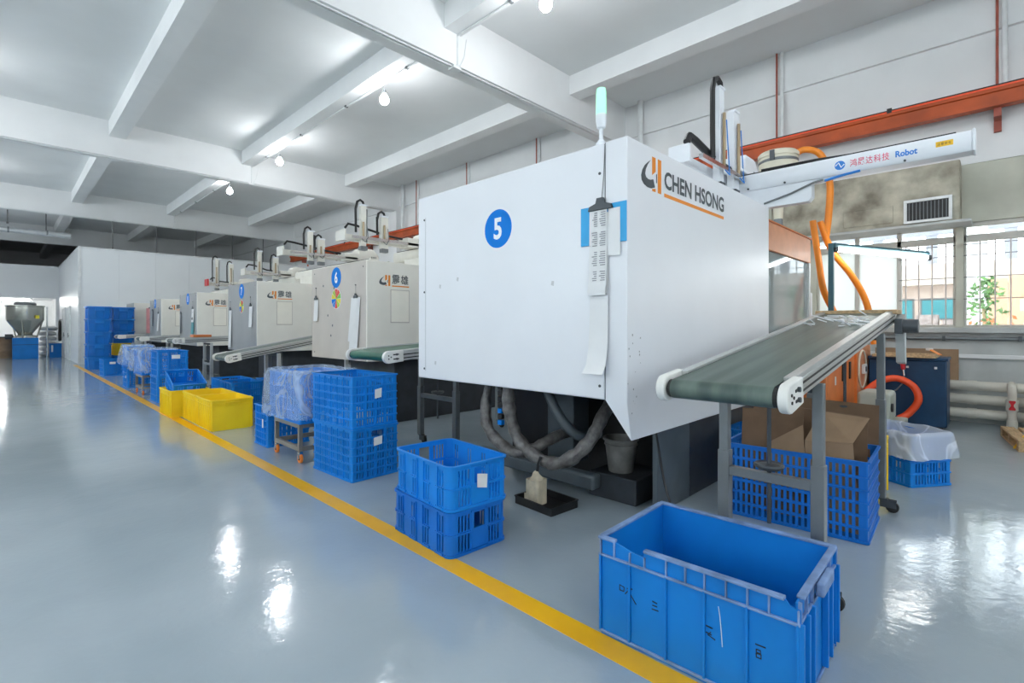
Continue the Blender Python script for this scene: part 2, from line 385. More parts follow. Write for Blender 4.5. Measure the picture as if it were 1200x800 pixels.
# --- window wall
wr = thing('wall_right', 'white concrete wall with barred windows, stained plaster above them', 'wall', kind='structure')
part('lower_wall', MB().box(XW, YB, 0, XW + 0.24, YF, 1.36), 'sill_concrete', wr)
part('upper_wall', MB().box(XW, YB, 3.77, XW + 0.24, YF, ZC), 'wall_white', wr)
part('lintel_plaster', MB().box(XW + 0.02, YB, 2.92, XW + 0.24, YF, 3.77), 'aged_plaster', wr)
part('wall_beam', MB().box(XW - 0.07, YB, 5.6, XW, YF, ZC), 'wall_white', wr)
part('wall_sill', MB().box(XW - 0.10, YB, 1.30, XW, 26, 1.38), 'sill_concrete', wr, 0.01)
part('wall_ledge', MB().box(XW - 0.05, YB, 0.93, XW, 26, 0.99), 'wall_white', wr, 0.01)
WINS = [(-5.6, -1.25), (-1.15, 0.40), (0.49, 2.30), (2.75, 5.9), (6.6, 10.2), (10.8, 14.8)]
ys = [YB] + [q for w in WINS for q in w] + [YF]
for a, b in zip(ys[0::2], ys[1::2]):
    part('wall_pier', MB().box(XW + (0.0 if b - a < 0.2 else 0.0), a, 1.36, XW + 0.24, b, 2.92), 'aged_plaster' if b - a < 0.6 else 'wall_white', wr)
for i, y in enumerate(BEAM_Y):
    struct('wall_column', MB().box(XW - 0.22, y - 0.05, 0, XW, y + 0.40, 5.45), 'wall_white', ['white wall column by the entrance end of the window wall', 'white wall column under the main beam above machine five', 'white wall column under the main beam beyond machine seven',
           'white wall column at the partition end of the window wall', 'white wall column beyond the partition'][i], 'column', None, 0.01)
for n, (a, b) in enumerate(WINS):
    w = thing('window_%d' % (n + 1), ['clear barred window near the entrance corner', 'wide clear barred window looking out on plant and brown boards', 'barred window half clear, half frosted, behind the conveyor',
              'barred window behind the injection end of machine five', 'barred window behind machine six', 'barred window behind machine seven'][n], 'window', kind='structure')
    x = XW + 0.10
    fr = MB(); 
    for (y0, y1, z0, z1) in ((a, b, 2.86, 2.92), (a, b, 2.64, 2.74), (a, b, 1.36, 1.42)):
        part('window_frame', MB().box(x - 0.05, y0, z0, x + 0.03, y1, z1), 'window_frame', w, 0.006)
    nm = max(1, round((b - a) / 0.85)); mull = [a + (b - a) * k / nm for k in range(nm + 1)]
    if n == 2: mull = [0.49, 1.16, 1.72, 2.30]
    for y in mull:
        part('mullion', MB().box(x - 0.05, max(a, y - 0.03), 1.42, x + 0.03, min(b, y + 0.03), 2.86), 'window_frame', w, 0.006)
    for k, (y0, y1) in enumerate(zip(mull, mull[1:])):
        g = 'frosted_film' if (n == 2 and k >= 1) else 'clear_glass'
        part('pane', MB().box(x - 0.006, y0 + 0.03, 1.42, x, y1 - 0.03, 2.64), g, w)
        part('transom_pane', MB().box(x - 0.006, y0 + 0.03, 2.74, x, y1 - 0.03, 2.86), 'clear_glass', w)
    if n in (1, 2, 0):
        yy = a + 0.11
        e = 1.16 if n == 2 else b
        while yy < e - 0.04:
            part('grille_bar', MB().box(XW + 0.015, yy - 0.008, 1.38, XW + 0.031, yy + 0.008, 2.66), 'grille_bar', w); yy += 0.158
        for z in (1.80, 2.12, 2.44, 2.60):
            part('grille_rail', MB().box(XW + 0.031, a, z - 0.005, XW + 0.045, e, z + 0.005), 'grille_dark', w)

# --- air duct box with a louvred vent, dirty plaster
db = thing('air_duct_box', 'stained plaster duct box jutting from the wall above the windows', 'duct', kind='structure')
part('box_body', MB().box(XW - 0.42, 0.42, 2.90, XW + 0.02, 2.9, 3.76), 'dirty_plaster', db, 0.015)
part('access_panel', MB().box(XW - 0.435, 1.18, 2.97, XW - 0.42, 1.82, 3.22), 'dirty_plaster', db, 0.004)
part('box_soffit', MB().box(XW - 0.50, 0.30, 2.86, XW + 0.02, 3.0, 2.90), 'sill_concrete', db, 0.008)
vn = thing('wall_vent', 'white framed louvred air vent set in the stained duct box', 'vent')
vx = XW - 0.435
part('vent_back', MB().box(vx - 0.004, 0.53, 2.95, vx, 1.02, 3.24), 'black', vn)
for (y0, y1, z0, z1) in ((0.50, 1.05, 2.92, 2.96), (0.50, 1.05, 3.23, 3.27), (0.50, 0.54, 2.96, 3.23), (1.01, 1.05, 2.96, 3.23)):
    part('vent_frame', MB().box(vx - 0.03, y0, z0, vx, y1, z1), 'vent_white', vn, 0.004)
for k in range(11):
    y = 0.565 + 0.042 * k
    part('slat', MB().box(vx - 0.022, y - 0.004, 2.965, vx - 0.008, y + 0.004, 3.225), 'steel_grey', vn)

# --- left wall, back wall (outside the frame, closing the room)
wl = thing('wall_left', 'white wall with added tall windows on the unseen aisle side', 'wall', kind='structure')
LW = [(-4.5, -1.0), (0.5, 4.5), (6.5, 10.5), (12.0, 16.0), (17.2, 21.2), (22.2, 25.0)]  # windows added on this unseen wall to brighten the machine fronts
part('lower_wall', MB().box(XL - 0.24, YB, 0, XL, YF, 2.2), 'wall_white', wl)
part('upper_wall', MB().box(XL - 0.24, YB, 4.6, XL, YF, ZC), 'wall_white', wl)
ys = [YB] + [q for w in LW for q in w] + [YF]
for a, b in zip(ys[0::2], ys[1::2]): part('wall_pier', MB().box(XL - 0.24, a, 2.2, XL, b, 4.6), 'wall_white', wl)
for n, (a, b) in enumerate(LW):
    w = thing('window_%d' % (n + 7), 'added out-of-view aisle-side window with white frame', 'window', group='added aisle-side windows', kind='structure')
    for (y0, y1, z0, z1) in ((a, b, 2.2, 2.26), (a, b, 4.54, 4.6), (a, a + 0.06, 2.26, 4.54), (b - 0.06, b, 2.26, 4.54), ((a + b) / 2 - 0.03, (a + b) / 2 + 0.03, 2.26, 4.54)):
        part('window_frame', MB().box(XL - 0.16, y0, z0, XL - 0.08, y1, z1), 'window_frame', w)
    for (y0, y1) in ((a + 0.06, (a + b) / 2 - 0.03), ((a + b) / 2 + 0.03, b - 0.06)):
        part('pane', MB().box(XL - 0.125, y0, 2.26, XL - 0.119, y1, 4.54), 'clear_glass', w)
wb = thing('wall_back', 'white end wall with added high windows behind the solid blue bin', 'wall', kind='structure')
part('lower_wall', MB().box(XL - 0.24, YB - 0.2, 0, XW + 0.24, YB, 2.6), 'wall_white', wb); part('upper_wall', MB().box(XL - 0.24, YB - 0.2, 4.4, XW + 0.24, YB, ZC), 'wall_white', wb)
BWN = [(-4.6, -0.6), (1.6, 5.6)]; xs_ = [XL - 0.24] + [q for w in BWN for q in w] + [XW + 0.24]  # window openings added behind the camera to light the machine sides
for a, b in zip(xs_[0::2], xs_[1::2]): part('wall_pier', MB().box(a, YB - 0.2, 2.6, b, YB, 4.4), 'wall_white', wb)
for n, (a, b) in enumerate(BWN):
    w = thing('window_%d' % (n + 20), 'added out-of-view end-wall window with pale frame', 'window', group='added end-wall windows', kind='structure')
    for (x0, x1, z0, z1) in ((a, b, 2.6, 2.66), (a, b, 4.34, 4.4), (a, a + 0.06, 2.66, 4.34), (b - 0.06, b, 2.66, 4.34), ((a + b) / 2 - 0.03, (a + b) / 2 + 0.03, 2.66, 4.34)):
        part('window_frame', MB().box(x0, YB - 0.14, z0, x1, YB - 0.06, z1), 'window_frame', w)
    for (x0, x1) in ((a + 0.06, (a + b) / 2 - 0.03), ((a + b) / 2 + 0.03, b - 0.06)): part('pane', MB().box(x0, YB - 0.105, 2.66, x1, YB - 0.099, 4.34), 'clear_glass', w)
struct('wall_far', MB().box(XL - 0.24, YF, 0, XW + 0.24, YF + 0.2, ZC), 'wall_white', 'far end wall of the hall beyond the partitions, in shade', 'wall')

# --- white clean-room partition
PY = 24.0; PXC = 1.98; PZ = 4.25; RY = 33.0
wp = thing('wall_partition_front', 'tall white sandwich-panel partition behind the row of machines', 'wall', kind='structure')
x = PXC
while x < XW - 0.01:
    x2 = min(x + 1.15, XW); part('panel', MB().box(x + 0.001, PY, 0, x2 - 0.001, PY + 0.06, PZ), 'panel_white', wp, 0.0015); x = x2
part('top_trim', MB().box(PXC - 0.02, PY - 0.02, PZ, XW, PY + 0.08, PZ + 0.06), 'vent_white', wp)
part('corner_trim', MB().box(PXC - 0.03, PY - 0.03, 0, PXC + 0.05, PY, PZ + 0.06), 'vent_white', wp)
ws = thing('wall_partition_side', 'white panel partition running back from the corner beside the bin stacks', 'wall', kind='structure')
y = PY
while y < RY - 0.01:
    y2 = min(y + 1.125, RY)
    part('panel', MB().box(PXC, y + 0.001, 0, PXC + 0.06, y2 - 0.001, PZ), 'panel_white', ws, 0.0015); y = y2
part('top_trim', MB().box(PXC - 0.02, PY, PZ, PXC + 0.08, RY, PZ + 0.06), 'vent_white', ws)
for n, y in enumerate((27.2, 29.3)):
    d = thing('door_%d' % (n + 1), ['white panel door in the side partition with a dark handle', 'white panel door in the side partition close to the sacks'][n], 'door', kind='structure')
    for (y0, y1, z0, z1) in ((y, y + 0.07, 0, 2.15), (y + 0.95, y + 1.02, 0, 2.15), (y, y + 1.02, 2.15, 2.22)):
        part('door_frame', MB().box(PXC - 0.05, y0, z0, PXC, y1, z1), 'vent_white', d, 0.005)
    part('door_leaf', MB().box(PXC - 0.025, y + 0.07, 0.01, PXC, y + 0.95, 2.15), 'panel_white', d)
    part('door_handle', MB().cyl((PXC - 0.07, y + 0.16, 1.0), (PXC - 0.025, y + 0.16, 1.0), 0.02).box(PXC - 0.075, y + 0.14, 0.93, PXC - 0.06, y + 0.18, 1.12), 'steel_dark', d)
struct('wall_office_front', MB().box(XL, RY, 2.75, PXC, RY + 0.08, PZ + 0.05), 'panel_white', 'white panel wall above the wide opening to the mixing room', 'wall')
struct('wall_office_end', MB().box(PXC - 0.12, RY, 0, PXC + 0.06, RY + 0.08, 2.75), 'panel_white', 'white jamb of the opening to the mixing room', 'wall')
struct('wall_office_back', MB().box(XL, 37.5, 0, PXC, 37.58, PZ), 'wall_white', 'bright white back wall of the mixing room', 'wall')
struct('wall_office_side', MB().box(PXC - 0.04, RY + 0.08, 0, PXC + 0.04, 37.5, PZ), 'wall_white', 'white side wall of the mixing room', 'wall')
struct('ceiling_office', MB().box(XL, RY + 0.08, 2.8, PXC, 37.5, 2.86), 'wall_white', 'low white ceiling of the mixing room', 'ceiling')
struct('ceiling_partition', MB().box(PXC + 0.06, PY + 0.08, 4.15, XW, 37.5, 4.2), 'panel_white', 'flat panel roof of the partitioned clean room', 'ceiling')
tl = thing('strip_light', 'bright ceiling strip light inside the mixing room', 'lamp', (0.4, 35.6, 2.72))
part('housing', MB().box(-0.7, -0.07, 0.03, 0.7, 0.07, 0.08), 'vent_white', tl); part('tube', MB().cyl((-0.65, 0, 0), (0.65, 0, 0), 0.03), 'strip_white', tl)
tl2 = dup(tl, (-2.2, 35.2, 2.72), 0, 'second bright strip light deeper inside the mixing room')

# ================================================================== OUTDOORS beyond the windows
struct('ground_outside', MB().box(XW + 0.24, -30, -0.3, 60, 40, -0.15), 'outdoor_ground', 'pale concrete yard outside the windows', 'ground')
ob = thing('outdoor_building', 'pale pink-brown industrial building across the yard', 'building', kind='thing')
part('wall', MB().box(21, -16, -0.15, 21.4, 9, 2.7), 'outdoor_wall', ob); part('fascia', MB().box(20.4, -16, 2.7, 21.4, 9, 3.35), 'outdoor_fascia', ob)
for k, y in enumerate((-9, -5.6, -2.4, -0.2, 1.6, 3.0, 5.0, 7.4)):
    part('roof_post', MB().box(20.8, y - 0.14, 3.35, 21.1, y + 0.14, 6.6), 'outdoor_post', ob)
part('roof_beam', MB().box(20.75, -16, 4.3, 20.9, 9, 4.45), 'outdoor_post', ob); part('roof_purlin', MB().box(20.6, -16, 6.6, 21.3, 9, 6.95), 'outdoor_post', ob)
part('canopy_roof', MB().box(15.0, -16, 6.95, 22, 9, 7.05), 'outdoor_post', ob)
for y in (0.15, 1.15):
    wn = part('window', MB().box(20.96, y + 0.9, 1.6, 21.0, y + 1.75, 2.3), 'grille_dark', ob); part('window_glass', MB().box(20.94, y + 0.95, 1.65, 20.96, y + 1.7, 2.25), 'teal_sheet', wn)
for k, (y, w, h, lab) in enumerate(((0.40, 0.52, 2.65, 'tall brown board leaning upright outside the window, beside the flowering plant'), (-0.16, 0.55, 2.7, 'tall brown board with a white notice outside the window'))):
    b = thing('brown_board', lab, 'board', (16.0, y - 0.5, -0.15))
    part('board_sheet', MB().box(0, 0, 0, 0.12, w, h), 'outdoor_brown', b, 0.01)
    if k: part('notice', MB().box(-0.004, 0.2, 1.9, 0, 0.36, 2.15), 'paper', b)
for k, (y, h) in enumerate(((1.0, 1.75), (1.6, 1.9), (2.25, 1.6), (0.35, 1.55))):
    m = MB(); 
    for q in range(5): m.box(-0.3 + 0.02 * q, -0.25, q * h / 5, 0.3 - 0.02 * (q % 2), 0.25, (q + 1) * h / 5 - 0.01)
    tag(part('wrapped_bundle', m, 'outdoor_clutter', None, 0.015), ['dark wrapped bundle under the teal outdoor window', 'tall dark wrapped bundle under the teal outdoor window', 'dark wrapped bundle at the far side of the teal windows', 'low dark wrapped bundle near the window post'][k], 'bundle').location = (19.6, y, -0.15)
pl = thing('flowering_shrub', 'leafy green shrub with orange flowers outside the window', 'plant', (12.6, 0.20, -0.15))
part('stem', MB().tube([(0, 0, 0), (0.02, 0.01, 0.9), (0, 0.03, 1.9)], 0.03), 'wood', pl)
rnd = random.Random(3); lv = MB(); fl = MB()
for k in range(420):
    a = rnd.uniform(0, 2 * PI); z = rnd.uniform(0.5, 2.45); r = rnd.uniform(0, 0.48) * (1.15 - abs(z - 1.2) / 1.5); c = Vector((r * math.cos(a), r * math.sin(a), z))
    d = Vector((rnd.uniform(-1, 1), rnd.uniform(-1, 1), rnd.uniform(-.6, .8))).normalized() * 0.07; e = d.cross(Vector((rnd.uniform(-1, 1), rnd.uniform(-1, 1), 0.3))).normalized() * 0.03
    (fl if (z < 1.75 and rnd.random() < 0.3) else lv).add([c - d, c + e, c + d, c - e], [(0, 1, 2, 3)])
part('foliage', lv, 'leaf_green', pl, kind='stuff'); part('blossom', fl, 'flower_orange', pl, kind='stuff')
oc = MB().cyl((0, 0, 0), (0, 0, 5.5), 0.16, 20).cyl((0, 0, 0), (0, 0, 0.25), 0.24, 20)
tag(part('outdoor_column', oc, 'wall_white', None, 0, True), 'round white column outside behind the flowering shrub', 'column').location = (13.9, 0.36, -0.15)

# ================================================================== OVERHEAD FITTINGS
def lamp(x, y, z, label):
    t = thing('ceiling_lamp', label, 'lamp', (x, y, z), group='bare bulb lamps along the ceiling')
    part('bulb', MB().lathe([(0.0, -0.085), (0.045, -0.075), (0.078, -0.035), (0.085, 0.0), (0.075, 0.04), (0.05, 0.085), (0.036, 0.11), (0.0, 0.11)], n=20), 'lamp_white', t, 0, True)
    part('socket', MB().lathe([(0.0, 0.11), (0.034, 0.11), (0.034, 0.17), (0.025, 0.19), (0.0, 0.19)], n=16), 'steel_grey', t)
    part('stem', MB().cyl((0, 0, 0.19), (0, 0, 5.93 - z), 0.008, 8), 'vent_white', t)
    return t
LX = 4.98
for y, lab in ((-4.3, 'bare lit bulb over the entrance end of the machine row'), (-0.2, 'bare lit bulb on the beam above the conveyor of machine five'), (4.26, 'bare lit bulb above the machine numbered five'),
               (8.2, 'bare lit bulb between machines six and seven'), (13.2, 'bare lit bulb just before the second main beam'), (17.2, 'bare lit bulb past the second main beam')):
    lamp(LX, y, 5.6, lab)
for y, lab in ((-4.3, 'added out-of-view bulb over the aisle at the entrance end'), (-0.2, 'added out-of-view bulb over the open aisle beside the conveyor'), (4.26, 'added out-of-view bulb over the open aisle opposite machine five'), (8.2, 'added out-of-view bulb over the open aisle opposite machine six'),
               (13.2, 'added out-of-view bulb over the open aisle opposite machine seven'), (17.2, 'added out-of-view bulb over the aisle near the bin stacks'), (21.6, 'added out-of-view bulb over the aisle before the partition corner')):
    lamp(-1.05, y, 5.6, lab)  # row added outside the frame to brighten aisle and partition
lamp(-1.05, 28.6, 4.3, 'added low hanging out-of-view bulb over the aisle beside the side partition')  # extra bulb added outside the frame to lift the far aisle
sm = thing('smoke_detector', 'small white detector on the ceiling near the partition', 'detector', (1.0, 25.6, 6.1))
part('base', MB().lathe([(0, 0.2), (0.09, 0.2), (0.1, 0.15), (0.1, 0.1), (0, 0.1)], n=16), 'vent_white', sm); part('dome', MB().lathe([(0, -0.04), (0.05, -0.03), (0.08, 0.03), (0.09, 0.1)], n=16), 'vent_white', sm, 0, True)
for i in range(3):
    y0 = BEAM_Y[i] + 0.35; y1 = BEAM_Y[i + 1]
    c = thing('lamp_conduit', ['white conduit feeding the bulbs above machine five', 'white conduit feeding the bulbs between machines six and seven', 'white conduit feeding the bulbs before the partition'][i], 'conduit')
    part('pipe', MB().cyl((LX - 0.02, y0, 5.910), (LX - 0.02, y1, 5.910), 0.014, 8), 'vent_white', c)
    for q in range(4): part('clip', MB().box(LX - 0.05, y0 + 1 + q * 2.2, 5.895, LX + 0.01, y0 + 1.05 + q * 2.2, 5.929), 'steel_grey', c)
for i in (1, 2, 3):
    y = BEAM_Y[i]
    c = thing('beam_conduit', ['white conduit pair under the main beam above machine five', 'white conduit pair under the main beam beyond machine seven', 'white conduit pair under the main beam at the partition'][i - 1], 'conduit')
    for q in (0.05, 0.10): part('pipe', MB().cyl((XL, y + q, 5.436), (XW - 0.25, y + q, 5.436), 0.014, 8), 'vent_white', c)
    part('drop_pipe', MB().tube([(LX - 0.02, y - 0.012, 5.92), (LX - 0.02, y - 0.014, 5.47), (LX - 0.05, y + 0.03, 5.43)], 0.012), 'vent_white', c)
    part('drop_cable', MB().tube([(LX + 0.16, y - 0.01, 5.92), (LX + 0.10, y - 0.03, 5.62), (LX + 0.02, y - 0.02, 5.44)], 0.007, 6), 'vent_white', c)
    part('junction_box', MB().box(LX - 0.09, y + 0.0, 5.405, LX + 0.06, y + 0.14, 5.45), 'vent_white', c, 0.005)
cr = thing('busbar_rail', 'long orange channel rail fixed along the window wall', 'rail')
RX = 9.52
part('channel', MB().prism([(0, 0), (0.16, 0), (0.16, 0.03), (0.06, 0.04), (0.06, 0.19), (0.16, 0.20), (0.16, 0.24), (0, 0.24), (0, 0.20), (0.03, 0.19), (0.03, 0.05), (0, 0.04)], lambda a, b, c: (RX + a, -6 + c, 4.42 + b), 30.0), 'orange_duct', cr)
part('top_strip', MB().box(RX - 0.012, -6, 4.66, RX + 0.10, 24, 4.685), 'orange_duct_bright', cr)
part('cable', MB().cyl((RX + 0.02, -6, 4.70), (RX + 0.02, 24, 4.70), 0.014, 8), 'black', cr)
for k in range(10): part('cable_clip', MB().box(RX - 0.015, -4.6 + 2.9 * k, 4.66, RX + 0.06, -4.54 + 2.9 * k, 4.73), 'black', cr)
for k in range(11): part('bracket', MB().box(RX + 0.10, -5.7 + 2.85 * k, 4.30, XW, -5.62 + 2.85 * k, 4.42).box(XW - 0.05, -5.7 + 2.85 * k, 4.15, XW, -5.62 + 2.85 * k, 4.8), 'rust_red', cr)
for y, lab in ((-0.03, 'white wall pipe with rusty rod at the window next to the vent'), (2.82, 'white wall pipe with rusty rod behind the robot columns'), (8.6, 'white wall pipe with rusty rod behind machine six'), (11.4, 'white wall pipe with rusty rod behind machine seven'), (14.0, 'white wall pipe with rusty rod just before the second main beam')):
    p = thing('drop_pipe', lab, 'pipe', (XW - 0.11, y, 0))
    part('pipe', MB().cyl((0, 0, 4.72), (0, 0, 6.3), 0.032, 12), 'vent_white', p); part('rod', MB().cyl((-0.02, 0.075, 4.45), (-0.02, 0.075, 6.3), 0.016, 8), 'rust_red', p)
    part('elbow', MB().tube([(0, 0, 4.75), (-0.06, 0.0, 4.70), (-0.16, 0, 4.70)], 0.034, 10), 'steel_grey', p)
for y, lab in ((5.62, 'white rain pipe beside the wall column above machine five'), (14.85, 'white rain pipe beside the wall column beyond machine seven')):
    tag(part('rain_pipe', MB().cyl((0, 0, 0.0), (0, 0, 6.3), 0.055, 14), 'vent_white', None, 0, True), lab, 'pipe').location = (XW - 0.165, y, 0)
for k, (x, y) in enumerate(((0.15, 24.9), (1.2, 26.2), (3.0, 24.5), (4.4, 24.5), (5.8, 24.5), (7.2, 24.5), (8.5, 24.5))):
    h = thing('hanger_rod', 'thin dark suspension rod between ceiling and partition roof', 'rod', (x, y, 0), group='partition suspension rods')
    zb = 4.2 if x > PXC else 5.0
    part('rod', MB().cyl((0, 0, zb), (0, 0, ZC), 0.016, 8), 'grille_dark', h); part('clamp', MB().box(-0.03, -0.03, zb, 0.03, 0.03, zb + 0.06), 'grille_dark', h)
ad = thing('insulated_duct', 'pale silver insulated pipe hung below the ceiling beyond the partition corner', 'duct')
part('pipe', MB().tube([(XL, 26.0, 4.94), (-1, 26.0, 4.94), (1.0, 26.0, 4.93), (1.9, 26.0, 4.92)], 0.10, 14), 'duct_silver', ad, 0, True)
for x in (0.15, 1.2): part('band', MB().cyl((x, 26, 4.94), (x + 0.05, 26, 4.94), 0.108, 14), 'steel_grey', ad)

# ================================================================== BOXES
def crate_proto(W, L, H, rc, rows, cw, cl, m, label, short_ov=None, long_ov=None, slot=0.013, lean='fine'):
    """pierced plastic crate; x 0..W, y 0..L, z 0..H"""
    t = thing('plastic_crate', label, 'crate')
    vs, vt = [0.004], []
    def vadd(h, tg): vs.append(vs[-1] + h); vt.append(tg)
    vadd(0.016, 'R'); rh = (H - 0.02 - 0.028 - 0.010 * (rows - 1)) / rows
    for r in range(rows):
        vadd(0.006, 'B'); vadd(rh - 0.012, 'S'); vadd(0.006, 'B')
        if r < rows - 1: vadd(0.010, 'R')
    vadd(H - 0.006 - vs[-1], 'B')
    def hor(length, cols):
        us, ut = [rc], []; span = length - 2 * rc; ed = 0.020 if rc < 0.04 else 0.006
        def uadd(w, tg): us.append(us[-1] + w); ut.append(tg)
        uadd(ed, 'B'); cwid = (span - 2 * ed - 0.010 * (cols - 1)) / cols
        for c in range(cols):
            ns = max(2, int(cwid / (slot * 2.0))); bar = (cwid - ns * slot) / (ns + 1)
            uadd(bar, 'B')
            for q in range(ns): uadd(slot, 'S'); uadd(bar, 'B')
            if c < cols - 1: uadd(0.010, 'R')
        uadd(length - rc - us[-1], 'B'); return us, ut
    i0, base, rib = 0.014, 0.005, 0.014
    uW, tW = hor(W, cw); uL, tL = hor(L, cl)
    sides = (((uW, tW), lambda u, d, v: (u, i0 - d, v), short_ov, W), ((uW, tW), lambda u, d, v: (W - u, L - i0 + d, v), short_ov, W),
             ((uL, tL), lambda u, d, v: (i0 - d, L - u, v), long_ov, L), ((uL, tL), lambda u, d, v: (W - i0 + d, u, v), long_ov, L))
    for (us, ut), M, ov, ln in sides:
        part('side_wall', MB().lattice(us, ut, vs, vt, M, base, rib, (lambda a, b, ov=ov, ln=ln: ov(a / ln, b / H)) if ov else None), m, t)
    prof = [(rc - i0 if rc > i0 else 0.002, vs[0])]
    for j, tg in enumerate(vt):
        rr = rc - i0 + (rib if tg == 'R' else base)
        prof += [(rr, vs[j]), (rr, vs[j + 1])]
    prof += [(max(0.001, rc - i0), vs[-1])]
    for cx, cyy, a in ((W - rc, L - rc, 0), (rc, L - rc, PI / 2), (rc, rc, PI), (W - rc, rc, 1.5 * PI)):
        part('corner_post', MB().lathe(prof, (cx, cyy, 0), 5, PI / 2, a), m, t, 0, True)
    e = 0.004
    part('rim', MB().ring(rrect(-e, -e, W + e, L + e, rc + e), rrect(i0, i0, W - i0, L - i0, max(0.004, rc - i0)), H - 0.012, H), m, t)
    part('base_plate', MB().ring(rrect(0.006, 0.006, W - 0.006, L - 0.006, max(0.006, rc - 0.006)), rrect(0.05, 0.05, W - 0.05, L - 0.05, 0.01), 0.0, 0.008).box(0.045, 0.045, 0.002, W - 0.045, L - 0.045, 0.010), m, t)
    return t
def card(t, x, z, w=0.07, h=0.06, y=-0.006, tilt=0.0):
    part('label_card', MB().prism([(x - w / 2, z - h / 2), (x + w / 2, z - h / 2 + tilt), (x + w / 2 + 0.004, z + h / 2 + tilt), (x - w / 2, z + h / 2)], XZ(y), 0.002), 'paper', t)
def card_side(t, yc, z, w=0.07, h=0.06):
    part('label_card', MB().prism([(-yc - w / 2, z - h / 2), (-yc + w / 2, z - h / 2), (-yc + w / 2, z + h / 2), (-yc - w / 2, z + h / 2)], YZ(-0.006), 0.002), 'paper', t)
def win_short(a, b):      # hand hole above a smooth plate
    if 0.40 < a < 0.60 and 0.66 < b < 0.83: return 0.0
    if 0.36 < a < 0.64 and 0.26 < b < 0.92: return 0.009
    return None
def win_long(a, b):       # long side: mostly closed panels with a few slots
    k = (a * 9) % 1.0
    if b < 0.03 or b > 0.95: return None
    return 0.005 if 0.0 <= k and int(a * 9) % 2 == 0 else None
def grip(a, b):
    if 0.40 < a < 0.64 and 0.80 < b < 0.93: return 0.0
    if 0.385 < a < 0.655 and 0.775 < b < 0.95: return 0.008
    return None
# front pair: low crates with rounded corners
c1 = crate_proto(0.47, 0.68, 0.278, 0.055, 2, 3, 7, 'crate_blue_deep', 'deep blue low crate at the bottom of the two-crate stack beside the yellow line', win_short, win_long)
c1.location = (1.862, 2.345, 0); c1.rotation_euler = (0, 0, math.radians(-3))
c2 = crate_proto(0.47, 0.68, 0.278, 0.055, 2, 3, 7, 'crate_blue', 'bright blue low crate with a white card, on top of the two-crate stack', win_short, win_long)
c2.location = (1.858, 2.342, 0.2785); c2.rotation_euler = (0, 0, math.radians(-4.5)); card(c2, 0.245, 0.165, 0.075, 0.085, -0.002, -0.016)
# tall pair
c3 = crate_proto(0.50, 0.74, 0.472, 0.022, 6, 4, 6, 'crate_blue', 'tall blue lattice crate with a torn white card, bottom of its stack of two', grip)
c3.location = (2.175, 4.125, 0); c3.rotation_euler = (0, 0, math.radians(2))
c4 = dup(c3, (2.178, 4.13, 0.4725), math.radians(3), 'tall blue lattice crate holding white scraps, on top of its stack of two')
card(c3, 0.265, 0.335, 0.085, 0.075, -0.006, 0.01); card(c4, 0.27, 0.30, 0.07, 0.085, -0.006, 0.01)
sc = MB(); rnd = random.Random(8)
for k in range(60):
    px, py_ = rnd.uniform(0.04, 0.44), rnd.uniform(0.04, 0.68)
    sc.box(px, py_, 0.012, px + rnd.uniform(0.01, 0.05), py_ + rnd.uniform(0.01, 0.05), 0.02 + rnd.uniform(0.0, 0.075))
o = tag(part('plastic_scraps', sc, 'paper', None, 0, kind='stuff'), 'white plastic scraps lying inside the tall blue crate', 'scraps', kind='stuff'); o.location = (2.178, 4.13, 0.4725); o.rotation_euler = (0, 0, math.radians(3))
# crates further down the aisle
c5 = dup(c3, (2.13, 6.02, 0), 0.0, 'blue crate standing beside the plastic-lined trolley, next to the yellow bins'); card_side(c5, 0.2, 0.27, 0.06, 0.10)
c5.scale = (1.0, 0.56, 1.0)
c6 = crate_proto(0.50, 0.62, 0.47, 0.022, 4, 3, 4, 'crate_blue', 'blue crate at the bottom of the stack behind the tilted crate', grip, slot=0.016); c6.location = (1.98, 11.0, 0)
c7 = dup(c6, (1.985, 11.0, 0.4705), 0, 'blue crate with a white card, top of the stack behind the tilted crate'); card(c7, 0.29, 0.36, 0.13, 0.07)
c8 = dup(c6, (1.98, 14.1, 0), 0, 'blue crate at the bottom of the bag-covered stack'); card_side(c8, 0.1, 0.25)
c9 = dup(c6, (1.98, 14.1, 0.4705), 0, 'blue crate under a clear bag on top of its stack')
c10 = dup(c6, (1.98, 17.8, 0), 0.05, 'single blue crate on the floor near the stacked solid bins'); card(c10, 0.2, 0.37, 0.13, 0.06)
c11 = dup(c6, (2.62, 8.97, 0), 0, 'blue crate under the conveyor of machine seven, nearer the yellow bins'); c12 = dup(c6, (2.65, 9.62, 0), 0, 'blue crate under the guard of machine seven')
c13 = dup(c6, (3.20, 8.97, 0), 0, 'blue crate deep under the conveyor of machine seven')
card(c11, 0.25, 0.2, 0.10, 0.09)
tilted = crate_proto(0.46, 0.58, 0.23, 0.03, 2, 3, 4, 'crate_blue', 'empty blue crate lying tilted across the yellow bin', win_short, slot=0.016)
tilted.location = (1.835, 9.115, 0.275); tilted.rotation_euler = (math.radians(20), 0, math.radians(0))
